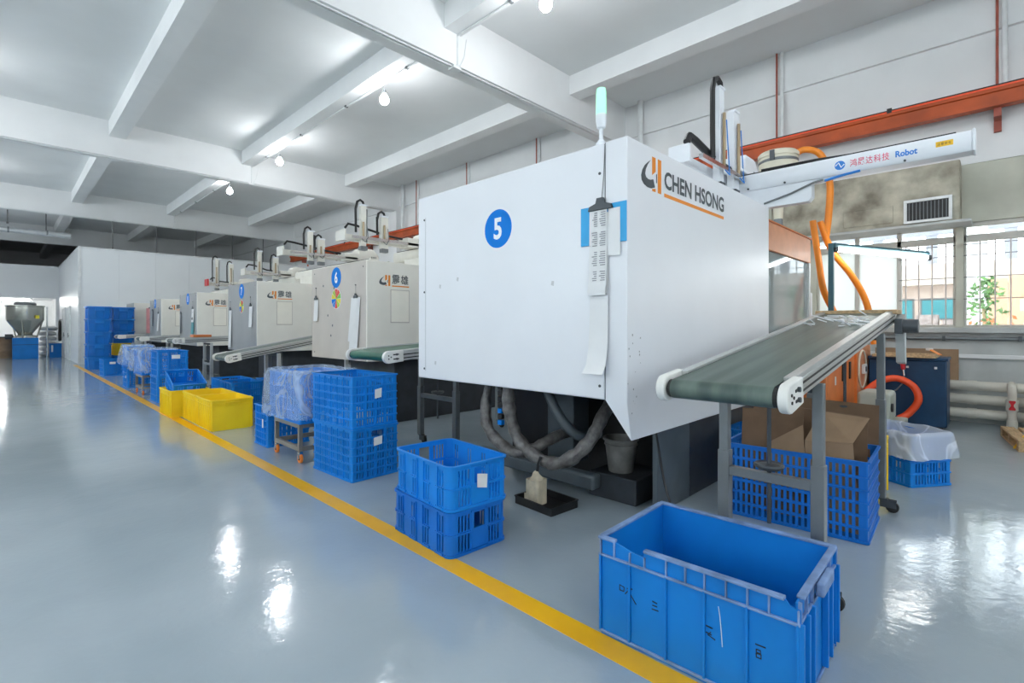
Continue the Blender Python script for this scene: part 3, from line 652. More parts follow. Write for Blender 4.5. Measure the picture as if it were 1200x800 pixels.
# crate under the first conveyor
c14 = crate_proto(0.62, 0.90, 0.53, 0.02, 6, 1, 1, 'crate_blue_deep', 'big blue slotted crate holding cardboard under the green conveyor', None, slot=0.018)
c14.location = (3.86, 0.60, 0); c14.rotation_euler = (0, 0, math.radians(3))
c15 = crate_proto(0.44, 0.62, 0.44, 0.022, 4, 3, 4, 'crate_blue', 'blue crate draped with clear film beside the conveyor castor', None, slot=0.016)
c15.location = (5.49, 0.56, 0); c15.rotation_euler = (0, 0, math.radians(-35))
c16 = dup(c15, (4.55, 1.53, 0.001), 0.0, 'blue crate standing behind the cardboard-filled crate, against the machine base'); c16.scale = (1, 0.43, 1.1)

def bag(name, W, L, z_in, z_rim, z_out, seed, label, m='plastic_film', amp=0.03, flare=0.05, cat='bag'):
    """crumpled liner folded over a rectangular rim"""
    loop = []; n = 22
    base = rrect(0, 0, W, L, 0.05, 4); pts = []
    for i in range(len(base)):
        a, b = Vector(base[i]), Vector(base[(i + 1) % len(base)]); k = max(1, int((b - a).length / 0.03))
        pts += [a.lerp(b, q / k) for q in range(k)]
    c = Vector((W / 2, L / 2)); m_ = len(pts); rows = []
    prof = [(-0.10, z_in), (-0.05, z_in + (z_rim - z_in) * 0.5), (-0.022, z_rim - 0.05), (-0.012, z_rim + 0.014), (0.004, z_rim + 0.028), (0.022, z_rim + 0.012)]
    for k in range(1, 8): prof.append((0.022 + flare * k / 7, z_rim + 0.012 + (z_out - z_rim) * k / 7))
    V, F = [], []
    for r, (o, z) in enumerate(prof):
        for i, p in enumerate(pts):
            tdir = (pts[(i + 1) % m_] - pts[i - 1]).normalized(); nrm = Vector((tdir.y, -tdir.x))
            s = noise.noise(Vector((p.x * 8 + seed, p.y * 8, z * 1.5))) + 0.45 * noise.noise(Vector((p.x * 19 + seed, p.y * 19, z * 5)))
            w = amp * (0.25 if r in (2, 3, 4, 5) else min(1.0, 0.35 + 0.12 * max(0, r - 5)))
            q = p + nrm * (o + max(0.0, s * w + w * 0.8) * (1 if r > 4 else -1 if r < 2 else 0.3))
            dz = noise.noise(Vector((p.x * 6, p.y * 6, seed))) * (0.05 if r == len(prof) - 1 else 0.028 if r > 5 else 0.02)
            V.append((q.x, q.y, z + dz))
    for r in range(len(prof) - 1):
        for i in range(m_): F.append((r * m_ + i, r * m_ + (i + 1) % m_, (r + 1) * m_ + (i + 1) % m_, (r + 1) * m_ + i))
    return tag(part(name, MB().add(V, F), m, None, 0, True), label, cat)

def trolley(loc, W, L, H, label):
    t = thing('steel_trolley', label, 'trolley', loc)
    for sx in (0, 1):
        for sy in (0, 1):
            x, y = sx * (W - 0.04), sy * (L - 0.04)
            part('leg', MB().box(x, y, 0.12, x + 0.04, y + 0.04, H), 'trolley_grey', t, 0.003)
            c = part('caster', MB().box(x + 0.005, y - 0.005, 0.085, x + 0.035, y + 0.045, 0.12).box(x, y + 0.0, 0.045, x + 0.006, y + 0.04, 0.10).box(x + 0.034, y, 0.045, x + 0.04, y + 0.04, 0.10), 'chrome', t)
            part('wheel', MB().cyl((x + 0.008, y + 0.02, 0.05), (x + 0.032, y + 0.02, 0.05), 0.05, 20), 'caster_orange', c, 0.004); part('hub', MB().cyl((x + 0.004, y + 0.02, 0.05), (x + 0.036, y + 0.02, 0.05), 0.022, 14), 'black_rubber', c)
    for z in (0.12, H - 0.045):
        for y in (0.0, L - 0.04): part('rail', MB().box(0.04, y, z, W - 0.04, y + 0.04, z + 0.045), 'trolley_grey', t, 0.003)
        for x in (0.0, W - 0.04): part('rail', MB().box(x, 0.04, z, x + 0.04, L - 0.04, z + 0.045), 'trolley_grey', t, 0.003)
    part('deck', MB().box(0.0, 0.0, H, W, L, H + 0.006), 'trolley_grey', t)
    return t
trolley((2.12, 5.11, 0), 0.56, 0.66, 0.40, 'grey steel trolley with orange castors under the lined blue basket')
lb = crate_proto(0.62, 0.84, 0.50, 0.03, 4, 4, 5, 'crate_blue', 'blue basket inside a clear plastic bag on the steel trolley', None, slot=0.016); lb.location = (2.09, 5.03, 0.407)
bag('plastic_bag', 0.62, 0.84, 0.08, 0.50, 0.03, 3.0, 'clear crumpled plastic bag lining the basket on the steel trolley').location = (2.09, 5.03, 0.415)
trolley((1.99, 12.42, 0), 0.56, 0.70, 0.40, 'grey steel trolley with red castors behind the blue crate stack')
lb2 = dup(lb, (1.96, 12.35, 0.407), 0, 'blue basket in a clear bag on the trolley behind the crate stack')
bag('plastic_bag', 0.62, 0.84, 0.08, 0.50, 0.06, 9.0, 'clear plastic bag over the basket on the trolley behind the crate stack').location = (1.96, 12.35, 0.415)
bag('plastic_bag', 0.50, 0.62, 0.6, 0.945, 0.52, 14.0, 'clear plastic bag draped over the two-crate stack beyond the trolley').location = (1.98, 14.1, 0.0)
o = bag('plastic_film_cover', 0.44, 0.62, 0.2, 0.445, 0.24, 21.0, 'milky plastic film wrapped round the rim of the crate by the castor', 'plastic_film_white', 0.02, 0.02, 'film'); o.location = (5.49, 0.56, 0.0); o.rotation_euler = (0, 0, math.radians(-35))

# --- solid bins
def open_bin(name, W, L, H, m, label, ribs_x, ribs_y, cat='bin', rim=0.022, taper=0.012):
    t = thing(name, label, cat)
    n = 4; o1 = rrect(taper, taper, W - taper, L - taper, 0.025, n); o2 = rrect(0, 0, W, L, 0.03, n); th = 0.008
    i1 = rrect(taper + th, taper + th, W - taper - th, L - taper - th, 0.02, n); i2 = rrect(th, th, W - th, L - th, 0.024, n); k = len(o1)
    V = [(x, y, 0) for x, y in o1] + [(x, y, H) for x, y in o2] + [(x, y, H) for x, y in i2] + [(x, y, 0.012) for x, y in i1]
    F = [(a * k + i, a * k + (i + 1) % k, (a + 1) * k + (i + 1) % k, (a + 1) * k + i) for a in range(3) for i in range(k)]
    F += [tuple(range(3 * k, 4 * k)), tuple(range(k))[::-1]]
    part('body', MB().add(V, F), m, t, 0, True)
    part('rim', MB().ring(rrect(-0.012, -0.012, W + 0.012, L + 0.012, 0.035, n), rrect(0.006, 0.006, W - 0.006, L - 0.006, 0.024, n), H - rim, H + 0.002), m, t, 0.003)
    part('lower_rim', MB().ring(rrect(-0.004, -0.004, W + 0.004, L + 0.004, 0.03, n), rrect(0.004, 0.004, W - 0.004, L - 0.004, 0.026, n), H * 0.80, H * 0.80 + 0.010), m, t)
    for f in ribs_x:
        for (y0, y1) in ((-0.006, 0.014), (L - 0.014, L + 0.006)): part('rib', MB().box(f * W - 0.006, y0, 0.01, f * W + 0.006, y1, H - rim), m, t, 0.002)
    for f in ribs_y:
        for (x0, x1) in ((-0.006, 0.014), (W - 0.014, W + 0.006)): part('rib', MB().box(x0, f * L - 0.006, 0.01, x1, f * L + 0.006, H - rim), m, t, 0.002)
    return t
yb = open_bin('storage_bin', 0.52, 0.72, 0.41, 'bin_yellow', 'empty yellow bin at the front of the yellow row, handle lip facing the trolley', (0.03, 0.97), (0.04, 0.16, 0.28, 0.4, 0.52, 0.64, 0.76, 0.88, 0.96))
yb.location = (1.935, 7.46, 0)
part('handle_lip', MB().box(0.17, -0.035, 0.365, 0.35, -0.008, 0.378).box(0.17, -0.022, 0.33, 0.35, -0.012, 0.37), 'bin_yellow', yb, 0.004)
yb2 = dup(yb, (1.94, 8.215, 0), 0, 'second yellow bin of the row, close behind the front one')
yb3 = dup(yb, (1.80, 9.05, 0), 0, 'yellow bin under the tilted blue crate')
yb4 = dup(yb, (4.80, 0.69, 0), 0, 'yellow bin behind the conveyor leg near the cardboard crate'); yb4.scale = (0.9, 0.6, 1.15)
rb = open_bin('storage_bin', 0.60, 0.66, 0.405, 'bin_glossy', 'solid blue bin at the foot of the tall stack by the partition corner', (0.06, 0.32, 0.68, 0.94), (0.06, 0.32, 0.68, 0.94), taper=0.05); rb.location = (1.92, 20.9, 0)
part('handle_lip', MB().box(0.18, -0.05, 0.34, 0.42, -0.01, 0.36).box(0.18, -0.03, 0.27, 0.42, -0.012, 0.345), 'crate_blue', rb, 0.006)
part('wide_rim', MB().ring(rrect(-0.028, -0.028, 0.628, 0.688, 0.05, 4), rrect(0.0, 0.0, 0.60, 0.66, 0.03, 4), 0.365, 0.407), 'crate_blue', rb, 0.006)
for k, w in enumerate(('second', 'third', 'fourth', 'topmost')):
    dup(rb, (1.925 + 0.006 * (k % 2), 20.9, 0.408 * (k + 1)), 0, 'solid blue bin, %s in the tall stack by the partition corner' % w)
ly = dup(yb, (2.67, 21.5, 0.408), 0, 'yellow bin low in the second bin stack by the partition'); ly.scale = (0.9, 0.9, 1)
dup(rb, (2.62, 21.45, 0), 0, 'solid blue bin at the foot of the second stack, under the yellow bin')
for k, w in enumerate(('just above the yellow bin', 'two above the yellow bin', 'topmost')):
    dup(rb, (2.62, 21.45, 0.82 + 0.408 * k), 0, 'solid blue bin %s in the second stack' % w)

# --- the big blue bin in front
BW, BL, BH = 0.62, 0.82, 0.445
bb = thing('large_storage_bin', 'large worn solid blue bin with broken rim and pen marks under the conveyor end', 'bin', (1.93, 0.497, 0), math.radians(1.5))
th = 0.007
notch = [(0, 0.012), (BL, 0.012), (BL, BH - 0.012), (0.735 * BL / 0.82 + 0.02, BH - 0.012), (0.70 * BL / 0.82, BH - 0.022), (0.655, BH - 0.034), (0.60, BH - 0.038), (0.595, BH - 0.012), (0.05, BH - 0.012), (0.035, BH - 0.03), (0, BH - 0.035)]
part('side_wall', MB().prism(notch, lambda a, b, c: (0.012 + c, a, b), th), 'bin_blue', bb)
part('side_wall', MB().box(BW - 0.012 - th, 0, 0.012, BW - 0.012, BL, BH - 0.012), 'bin_blue', bb)
part('end_wall', MB().box(0.012 + th, 0.012, 0.012, BW - 0.012 - th, 0.012 + th, BH - 0.012), 'bin_blue', bb)
part('end_wall', MB().box(0.012 + th, BL - 0.012 - th, 0.012, BW - 0.012 - th, BL - 0.012, BH - 0.012), 'bin_blue', bb)
part('base_plate', MB().box(0.008, 0.008, 0.0, BW - 0.008, BL - 0.008, 0.014), 'bin_blue', bb, 0.004)
for (y0, y1) in ((0.05, 0.595), (0.735, BL)): part('rim', MB().box(-0.004, y0, BH - 0.012, 0.024, y1, BH), 'bin_blue_worn', bb, 0.003)
part('rim', MB().box(BW - 0.024, 0.0, BH - 0.012, BW + 0.004, BL, BH), 'bin_blue_worn', bb, 0.003)
part('rim', MB().box(0.024, BL - 0.024, BH - 0.012, BW - 0.024, BL + 0.004, BH), 'bin_blue_worn', bb, 0.003)
part('rim', MB().box(0.05, -0.004, BH - 0.012, BW - 0.024, 0.024, BH), 'bin_blue_worn', bb, 0.003)
for (a, b) in (((0.0, 0.0), (0.012, BL)), ((BW - 0.012, 0), (BW, BL)), ((0.012, 0.0), (BW - 0.012, 0.012)), ((0.012, BL - 0.012), (BW - 0.012, BL))):
    part('lower_flange', MB().box(a[0], a[1], BH - 0.088, b[0], b[1], BH - 0.078), 'bin_blue_worn', bb, 0.002)
    part('foot_flange', MB().box(a[0] + 0.003, a[1] + 0.003, 0.01, b[0] - 0.003 if b[0] > 0.3 else b[0], b[1], 0.022), 'bin_blue_worn', bb, 0.002)
for k, f in enumerate((0.004, 0.21, 0.405, 0.60, 0.805, 0.985)):
    part('rib', MB().box(0.0, f * BL, 0.02, 0.012, f * BL + 0.010, BH - 0.08), 'bin_blue', bb, 0.002)
    part('rib', MB().box(BW - 0.012, f * BL, 0.02, BW, f * BL + 0.010, BH - 0.08), 'bin_blue', bb, 0.002)
for f in (0.004, 0.12, 0.21, 0.305, 0.405, 0.50, 0.60, 0.72, 0.805, 0.90, 0.985):
    h = BH - 0.012 if not (0.70 < f < 0.88 or f < 0.03) else BH - 0.035
    part('web', MB().box(0.002, f * BL, BH - 0.078, 0.012, f * BL + 0.006, h), 'bin_blue_worn', bb)
for k, f in enumerate((0.004, 0.14, 0.27, 0.62, 0.76, 0.975)):
    part('rib', MB().box(f * BW, -0.012, 0.03, f * BW + 0.016, 0.012, BH - 0.08), 'bin_blue', bb, 0.003)
    part('web', MB().box(f * BW + 0.02, 0.0, BH - 0.078, f * BW + 0.028, 0.012, BH - 0.012), 'bin_blue_worn', bb)
part('handle_lip', MB().box(0.22, -0.03, BH - 0.065, 0.40, 0.0, BH - 0.012), 'bin_blue_worn', bb, 0.008)
# pen marks: written along the long side facing the aisle (a runs along -y)
def ink(strokes, yc, zc, s, w=0.0045):
    for st in strokes: part('pen_stroke', MB().strip([(-yc + a * s, zc + b * s) for a, b in st], w, YZ(0.0115)), 'black', bb)
ink([[(-.9, .1), (-.9, .6), (-.4, .5), (-.45, .1), (-.9, .1)], [(-.1, .5), (.5, .65)], [(.2, 1.0), (.1, .4), (-.3, -.1)], [(.1, .3), (.4, -.1), (.9, -.7)]], 0.675, 0.225, 0.045)
ink([[(-.5, .8), (.3, .7)], [(-.5, .2), (.3, .2)], [(-.6, -.4), (.5, -.35)]], 0.545, 0.215, 0.028)
ink([[(-.5, .7), (.3, .6)], [(-.5, -.1), (.2, -.2)], [(.1, .1), (-.3, -.3), (.6, -.6)]], 0.315, 0.205, 0.033)
ink([[(-.4, .8), (.6, .8)], [(-.3, .3), (.1, .3), (.1, .0), (-.3, 0), (-.3, .3)], [(-.3, -.1), (.15, -.1), (.15, -.5), (-.3, -.5), (-.3, -.1)]], 0.135, 0.205, 0.036)
part('scratch', MB().strip([(-0.283, 0.32), (-0.277, 0.28), (-0.272, 0.225), (-0.268, 0.17)], 0.0025, YZ(0.0117)), 'paper', bb)

# --- cardboard in the slotted crate
cb = thing('cardboard_box', 'flattened brown cardboard carton with open flaps inside the slotted crate', 'carton', (3.86, 0.60, 0), math.radians(3))
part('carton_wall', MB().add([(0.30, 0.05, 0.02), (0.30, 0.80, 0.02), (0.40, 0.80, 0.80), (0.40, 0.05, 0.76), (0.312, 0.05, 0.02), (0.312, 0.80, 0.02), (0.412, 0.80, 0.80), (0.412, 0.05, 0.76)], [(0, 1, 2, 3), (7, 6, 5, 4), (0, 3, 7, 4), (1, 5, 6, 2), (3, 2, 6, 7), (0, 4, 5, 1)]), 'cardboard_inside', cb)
def sheet(name, q, m, parent, t=0.006):
    a, b, c, d = [Vector(p) for p in q]; n = (b - a).cross(d - a).normalized() * t
    return part(name, MB().add([a, b, c, d, a + n, b + n, c + n, d + n], [(3, 2, 1, 0), (4, 5, 6, 7), (0, 1, 5, 4), (1, 2, 6, 5), (2, 3, 7, 6), (3, 0, 4, 7)]), m, parent)
sheet('flap', [(0.12, 0.36, 0.02), (0.12, 0.06, 0.02), (0.10, 0.10, 0.62), (0.10, 0.38, 0.60)], 'cardboard', cb)
sheet('flap', [(0.10, 0.38, 0.60), (0.10, 0.10, 0.62), (0.22, 0.02, 0.78), (0.20, 0.30, 0.80)], 'cardboard', cb)
sheet('flap', [(0.06, 0.62, 0.30), (0.06, 0.36, 0.30), (0.14, 0.40, 0.70), (0.12, 0.60, 0.56)], 'cardboard', cb)
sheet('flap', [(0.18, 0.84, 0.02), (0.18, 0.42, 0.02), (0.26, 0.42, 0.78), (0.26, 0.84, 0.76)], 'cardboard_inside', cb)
cs = thing('cardboard_sheet', 'dark brown cardboard sheet standing behind the slotted crate', 'cardboard')
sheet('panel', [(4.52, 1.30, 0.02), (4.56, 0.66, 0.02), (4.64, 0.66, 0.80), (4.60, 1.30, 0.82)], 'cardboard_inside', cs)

# ================================================================== CONVEYORS
def conveyor(loc, w, z0, slope, L, legs, label, detail=True, belt='belt_green', lm='aluminium'):
    """belt conveyor rising along +x from its low end at loc"""
    t = thing('belt_conveyor', label, 'conveyor', loc)
    c, s = math.cos(slope), math.sin(slope)
    P = lambda a, y, h: (a * c - h * s, y, z0 + a * s + h * c)       # along the bed, across, above the bed axis
    def tb(a0, y0, h0, a1, y1, h1):
        m = MB(); m.box(a0, y0, h0, a1, y1, h1); m.v = [P(*v) for v in m.v]; return m
    R = 0.045; y0, y1 = 0.035, w - 0.035
    loop = [(R + R * math.cos(a), R * math.sin(a)) for a in [PI / 2 + PI * k / 10 for k in range(11)]] + [(L - R + R * math.cos(a), R * math.sin(a)) for a in [-PI / 2 + PI * k / 10 for k in range(11)]]
    n = len(loop); V = [P(a, y, h) for y in (y0, y1) for a, h in loop]
    part('belt', MB().add(V, [(i, (i + 1) % n, n + (i + 1) % n, n + i) for i in range(n)]), belt, t, 0, True)
    part('belt_core', tb(R, y0 + 0.01, -R + 0.004, L - R, y1 - 0.01, R - 0.004), 'steel_dark', t)
    part('end_roller', MB().cyl(P(R, 0.02, 0), P(R, w - 0.02, 0), R - 0.003, 18), 'black_rubber', t)
    for ys_, yo in ((0.0, 0.03), (w - 0.03, w)):
        part('side_rail', tb(0.16, ys_, -0.05, L - 0.02, yo, 0.035), 'aluminium', t, 0.003)
        part('guide_rail', tb(0.18, ys_ + (0.0 if ys_ == 0 else -0.012), 0.035, L - 0.02, yo + (0.012 if ys_ == 0 else 0), 0.058), 'aluminium', t, 0.003)
        yf = -0.002 if ys_ == 0 else w - 0.002
        for h in (-0.025, 0.01): part('rail_groove', tb(0.20, yf, h - 0.005, L - 0.05, yf + 0.004, h + 0.005), 'black', t)
        # white end bracket with rounded nose
        pr = [(0.055 + 0.062 * math.cos(a), 0.062 * math.sin(a)) for a in [PI / 2 + PI * k / 10 for k in range(11)]] + [(0.22, -0.055), (0.22, 0.06)]
        b0 = -0.028 if ys_ == 0 else w - 0.012
        br = part('end_bracket', MB().prism([(a - 0.012, h) for a, h in pr], lambda a, b, q: P(a, b0 + q, b), 0.040), 'bracket_white', t, 0.006)
        yb_ = b0 - 0.003 if ys_ == 0 else b0 + 0.040
        if detail:
            for a, h in ((0.12, 0.022), (0.12, -0.022)):
                part('slot', MB().prism([(a - 0.032, h - 0.006), (a + 0.032, h - 0.006), (a + 0.032, h + 0.006), (a - 0.032, h + 0.006)], lambda p, q, r: P(p, yb_ + r, q), 0.003), 'black', br)
                part('bolt', MB().cyl(P(a + 0.006, yb_ - 0.008, h), P(a + 0.006, yb_ + 0.006, h), 0.011, 8), 'steel_dark', br)
            for k in range(3):
                an = 2 * PI * k / 3; part('hole', MB().cyl(P(0.045 + 0.018 * math.cos(an), yb_ - 0.001, 0.018 * math.sin(an)), P(0.045 + 0.018 * math.cos(an), yb_ + 0.004, 0.018 * math.sin(an)), 0.007, 8), 'black', br)
    part('cross_tie', tb(L - 0.03, 0, -0.05, L, w, 0.05), 'aluminium', t)
    for i, lx in enumerate(legs):
        zt = z0 + lx / c * s - 0.05
        for y in (0.0, w - 0.05):
            part('leg', MB().box(lx, y, 0.10, lx + 0.05, y + 0.05, zt - 0.02), lm, t, 0.004)
            part('leg_sleeve', MB().box(lx - 0.006, y - 0.006, 0.10, lx + 0.056, y + 0.056, zt * 0.62), lm, t, 0.004)
            ca = part('caster', MB().box(lx, y - 0.02, 0.09, lx + 0.05, y + 0.045, 0.10).box(lx + 0.005, y - 0.07, 0.035, lx + 0.011, y + 0.03, 0.092).box(lx + 0.039, y - 0.07, 0.035, lx + 0.045, y + 0.03, 0.092), 'steel_dark', t)
            part('wheel', MB().cyl((lx + 0.012, y - 0.045, 0.042), (lx + 0.038, y - 0.045, 0.042), 0.042, 18), 'black_rubber', ca, 0.004)
        zc = zt * 0.50
        part('cross_bar', MB().box(lx + 0.004, 0.05, zc, lx + 0.046, w - 0.05, zc + 0.05), lm, t, 0.003)
        part('cross_bar', MB().box(lx + 0.006, 0.05, zt - 0.07, lx + 0.044, w - 0.05, zt - 0.03), 'steel_dark', t, 0.003)
        sr = part('screw_rod', MB().cyl((lx + 0.025, w / 2, zc - 0.22), (lx + 0.025, w / 2, zt - 0.03), 0.011, 10), 'steel_dark', t)
        part('handwheel', MB().lathe([(0.0, zc + 0.075), (0.03, zc + 0.085), (0.055, zc + 0.07), (0.07, zc + 0.08), (0.075, zc + 0.09), (0.07, zc + 0.10), (0.055, zc + 0.093), (0.03, zc + 0.10), (0, zc + 0.10)], (lx + 0.025, w / 2, 0), 20), 'steel_dark', sr, 0, True)
    return t
CV = conveyor((2.19, 0.632, 0), 0.515, 1.10, math.radians(7.2), 3.05, (0.66, 2.47), 'green belt conveyor sloping up beside the machine numbered five', lm='steel_grey')
part('head_plate', MB().box(2.86, -0.03, 1.50, 3.10, 0.55, 1.535), 'wood', CV, 0.004, label='pale worn board at the top end of the conveyor')
part('drive_motor', MB().cyl((2.93, -0.16, 1.40), (2.93, -0.02, 1.40), 0.055, 18).box(2.87, -0.06, 1.34, 2.99, -0.01, 1.46), 'steel_dark', CV, 0.006)
part('feed_chute', MB().add([(2.98, -0.06, 1.46), (3.10, -0.06, 1.50), (3.14, -0.06, 1.08), (3.05, -0.06, 1.10), (2.98, 0.0, 1.46), (3.10, 0.0, 1.50), (3.14, 0.0, 1.08), (3.05, 0.0, 1.10)], [(0, 1, 2, 3), (7, 6, 5, 4), (0, 4, 5, 1), (1, 5, 6, 2), (2, 6, 7, 3), (3, 7, 4, 0)]), 'sill_concrete', CV)
# moulded sprues lying on the belt
sp = MB(); rnd = random.Random(11)
for k in range(26):
    a = rnd.uniform(1.95, 2.55); y = rnd.uniform(0.12, 0.44); z = 1.10 + a * math.tan(math.radians(7.2)) + 0.052; an = rnd.uniform(0, PI); l = rnd.uniform(0.05, 0.17)
    d = Vector((math.cos(an), math.sin(an), rnd.uniform(-0.05, 0.35))) * l / 2; c0 = Vector((2.19 + a, 0.585 + y, z + abs(d.z) + 0.005 + d.x * 0.12))
    sp.cyl(c0 - d, c0 + d, 0.0045, 5)
tag(part('plastic_sprues', sp, 'badge_white', None, kind='stuff'), 'white plastic sprue scraps lying on the green belt', 'scraps', kind='stuff')
conveyor((2.62, 4.32, 0), 0.72, 1.09, math.radians(3.5), 2.6, (0.90, 2.2), 'belt conveyor with dark green belt in front of machine six', True, 'belt_dark', 'steel_grey')
conveyor((2.36, 8.32, 0), 0.60, 0.90, math.radians(10), 2.6, (0.75, 2.2), 'pale belt conveyor sloping up in front of machine seven', True)
conveyor((2.55, 12.55, 0), 0.60, 1.08, math.radians(1.5), 2.4, (0.7, 2.0), 'belt conveyor with an orange strip in front of the machine after seven', True)
conveyor((2.60, 16.5, 0), 0.60, 1.05, math.radians(2), 2.2, (0.7, 1.9), 'belt conveyor in front of the second to last machine', False)
conveyor((2.63, 20.35, 0), 0.60, 1.05, math.radians(2), 2.0, (0.7, 1.7), 'belt conveyor at the last machine by the partition', False)
ot = tag(part('orange_part_box', MB().box(0, 0, 0, 0.35, 0.3, 0.055), 'orange_panel', None, 0.006), 'flat orange tray lying on the conveyor after machine seven', 'tray'); ot.location = (2.95, 12.66, 1.155)

# ================================================================== MACHINES
def logo(t, x, z, s, y, text, tw, th_, ulw):
    h = 0.24 * s; z0 = z - 0.02 * s
    P = lambda pts: [(x + a * s, z0 + b * h) for a, b in pts]
    for pts in ([(.155, .46), (.205, .60), (.205, 1), (.155, 1)], [(.155, 0), (.205, 0), (.205, .10), (.155, .06)], [(.235, 0), (.285, 0), (.285, 1), (.235, 1)]):
        part('logo_bar', MB().prism(P(pts), XZ(y), 0.001), 'logo_orange', t)
    part('logo_swoosh', MB().prism(P([(.135, .88), (.095, .78), (.055, .66), (.022, .50), (.005, .33), (.012, .20), (.04, .11), (.09, .055), (.14, .06), (.195, .13), (.170, .35), (.13, .30), (.10, .295), (.072, .33), (.058, .42), (.068, .56), (.095, .72)]), XZ(y), 0.0015), 'logo_grey', t)
    part('logo_sliver', MB().prism(P([(.212, .26), (.224, .30), (.224, .56), (.212, .52)]), XZ(y), 0.001), 'logo_grey', t)
    if ord(text[0]) > 255:
        for k, ch in enumerate(text): lettering(ch, t, 'logo_grey', (x + 0.33 * s + k * tw * 0.53, y - 0.0004, z + 0.03 * s), (1, 0, 0), (0, 0, 1), tw * 0.46, th_, off=0.012)
    else: lettering(text, t, 'logo_grey', (x + 0.33 * s, y - 0.0004, z + 0.03 * s), (1, 0, 0), (0, 0, 1), tw, th_, off=0.028)
    part('logo_underline', MB().prism([(x + 0.33 * s, z - 0.03 * s), (x + 0.33 * s + ulw, z - 0.03 * s), (x + 0.33 * s + ulw, z - 0.004 * s), (x + 0.33 * s, z - 0.004 * s)], XZ(y), 0.001), 'logo_orange', t)
def badge(t, x, y, z, r, num):
    pts = [(-y + r * math.cos(2 * PI * k / 40), z + r * math.sin(2 * PI * k / 40)) for k in range(40)]
    b = part('number_badge', MB().prism(pts, YZ(x), 0.002), 'badge_blue', t, label='round blue badge with white number')
    lettering(num, b, 'badge_white', (x - 0.0022, y + 0.30 * r, z - 0.56 * r), (0, -1, 0), (0, 0, 1), 0.60 * r, 1.12 * r, off=0.03)
def colour_wheel(t, x, y, z, r):
    cols = ['wheel_green', 'wheel_red', 'wheel_red', 'wheel_lime', 'wheel_yellow', 'badge_blue', 'print_blue', 'wheel_red', 'wheel_lime', 'wheel_yellow']
    w = part('colour_wheel', MB().prism([(-y + r * math.cos(2 * PI * k / 32), z + r * math.sin(2 * PI * k / 32)) for k in range(32)], YZ(x), 0.0015), 'paper', t)
    for k in range(10):
        a0, a1 = 2 * PI * k / 10 + 0.03, 2 * PI * (k + 1) / 10 - 0.03
        part('wheel_segment', MB().prism([(-y, z)] + [(-y + 0.95 * r * math.cos(a0 + (a1 - a0) * q / 4), z + 0.95 * r * math.sin(a0 + (a1 - a0) * q / 4)) for q in range(5)], YZ(x - 0.0015), 0.001), cols[k], w)
def clip_papers(x, y, z, h, w, label, n=1, lean=0.0, m='paper'):
    """papers hanging from a bulldog clip on a wire"""
    t = thing('hanging_papers', label, 'papers', (x, y, z))
    part('wire', MB().cyl((-0.008, 0, 0.04), (-0.004, 0.01, 0.17), 0.002, 6), 'grille_dark', t)
    part('hook', MB().cyl((-0.014, 0.01, 0.17), (0, 0.01, 0.17), 0.008, 8), 'grille_dark', t)
    part('clip', MB().prism([(-0.055, -0.015), (0.055, -0.015), (0.045, 0.02), (0.018, 0.025), (0.015, 0.05), (-0.015, 0.05), (-0.018, 0.025), (-0.045, 0.02)], lambda a, b, c: (-0.006 - c, -a, b), 0.016), 'steel_dark', t, 0.002)
    for k in range(n):
        o = 0.02 * k * (1 if k % 2 else -0.6); hh = h - 0.05 * k; d = 0.003 + 0.003 * k
        part('sheet', MB().prism([(-w / 2 + o, -0.005), (w / 2 + o, -0.005), (w / 2 + o - lean, -hh), (-w / 2 + o - lean * 1.3, -hh + 0.02 * k)], lambda a, b, c: (-d - c - 0.015 * (b / h) ** 2, -a, b), 0.0012), m, t)
    return t

def machine(x, y, W, L, zb, zt, front, side, num, label, logo_text=None, extra=True):
    t = thing('injection_moulding_machine', label, 'machine', (x, y, 0))
    part('front_panel', MB().box(0, 0.03, zb, 0.04, W, zt), front, t, 0.008)
    part('side_panel', MB().box(0, 0, zb, L, 0.03, zt), side, t, 0.008)
    part('rear_side_panel', MB().box(0.04, W - 0.03, zb, L, W, zt), side, t)
    part('top_panel', MB().box(0.04, 0.03, zt - 0.03, L, W - 0.03, zt - 0.005), side, t)
    part('under_tray', MB().box(0.1, 0.06, zb + 0.02, L, W - 0.06, zb + 0.06), 'machine_dark', t)
    part('bed', MB().box(0.55, 0.2, 0, L + 3.0, W - 0.2, zb), 'machine_dark', t, 0.01)
    part('bed_foot', MB().box(0.35, 0.15, 0, 0.55, W - 0.15, 0.14), 'machine_slate', t, 0.01)
    part('injection_cover', MB().box(L + 0.05, 0.25, zb, L + 2.8, W - 0.25, zb + 0.75), side, t, 0.03)
    if num: badge(t, 0, 0.88 if W < 2 else 1.19, 2.11, 0.15, num)
    if logo_text:
        logo(t, 0.18, zt - 0.32, 0.62, 0.0, logo_text, 0.27, 0.13, 0.28)
        part('pocket_frame', MB().box(0.36, -0.004, zt - 0.845, 0.67, 0, zt - 0.38), 'machine_beige', t, 0.001)
        part('document_pocket', MB().box(0.37, -0.006, zt - 0.83, 0.66, 0, zt - 0.39), 'pocket_cream', t, 0.002)
    for k in range(4):
        part('screw', MB().cyl((-0.003, 0.1 + (k % 2) * (W - 0.2), zb + 0.08 + (k // 2) * (zt - zb - 0.16)), (0.0, 0.1 + (k % 2) * (W - 0.2), zb + 0.08 + (k // 2) * (zt - zb - 0.16)), 0.010, 8), 'steel_dark', t)
    return t
CN = '\u9707\u96c4'
m6 = machine(3.43, 6.08, 1.70, 1.9, 0.92, 2.29, 'machine_beige', 'machine_cream', '6', 'beige moulding machine with number six badge and colour wheel', CN); colour_wheel(m6, 0, 0.88, 1.80, 0.15)
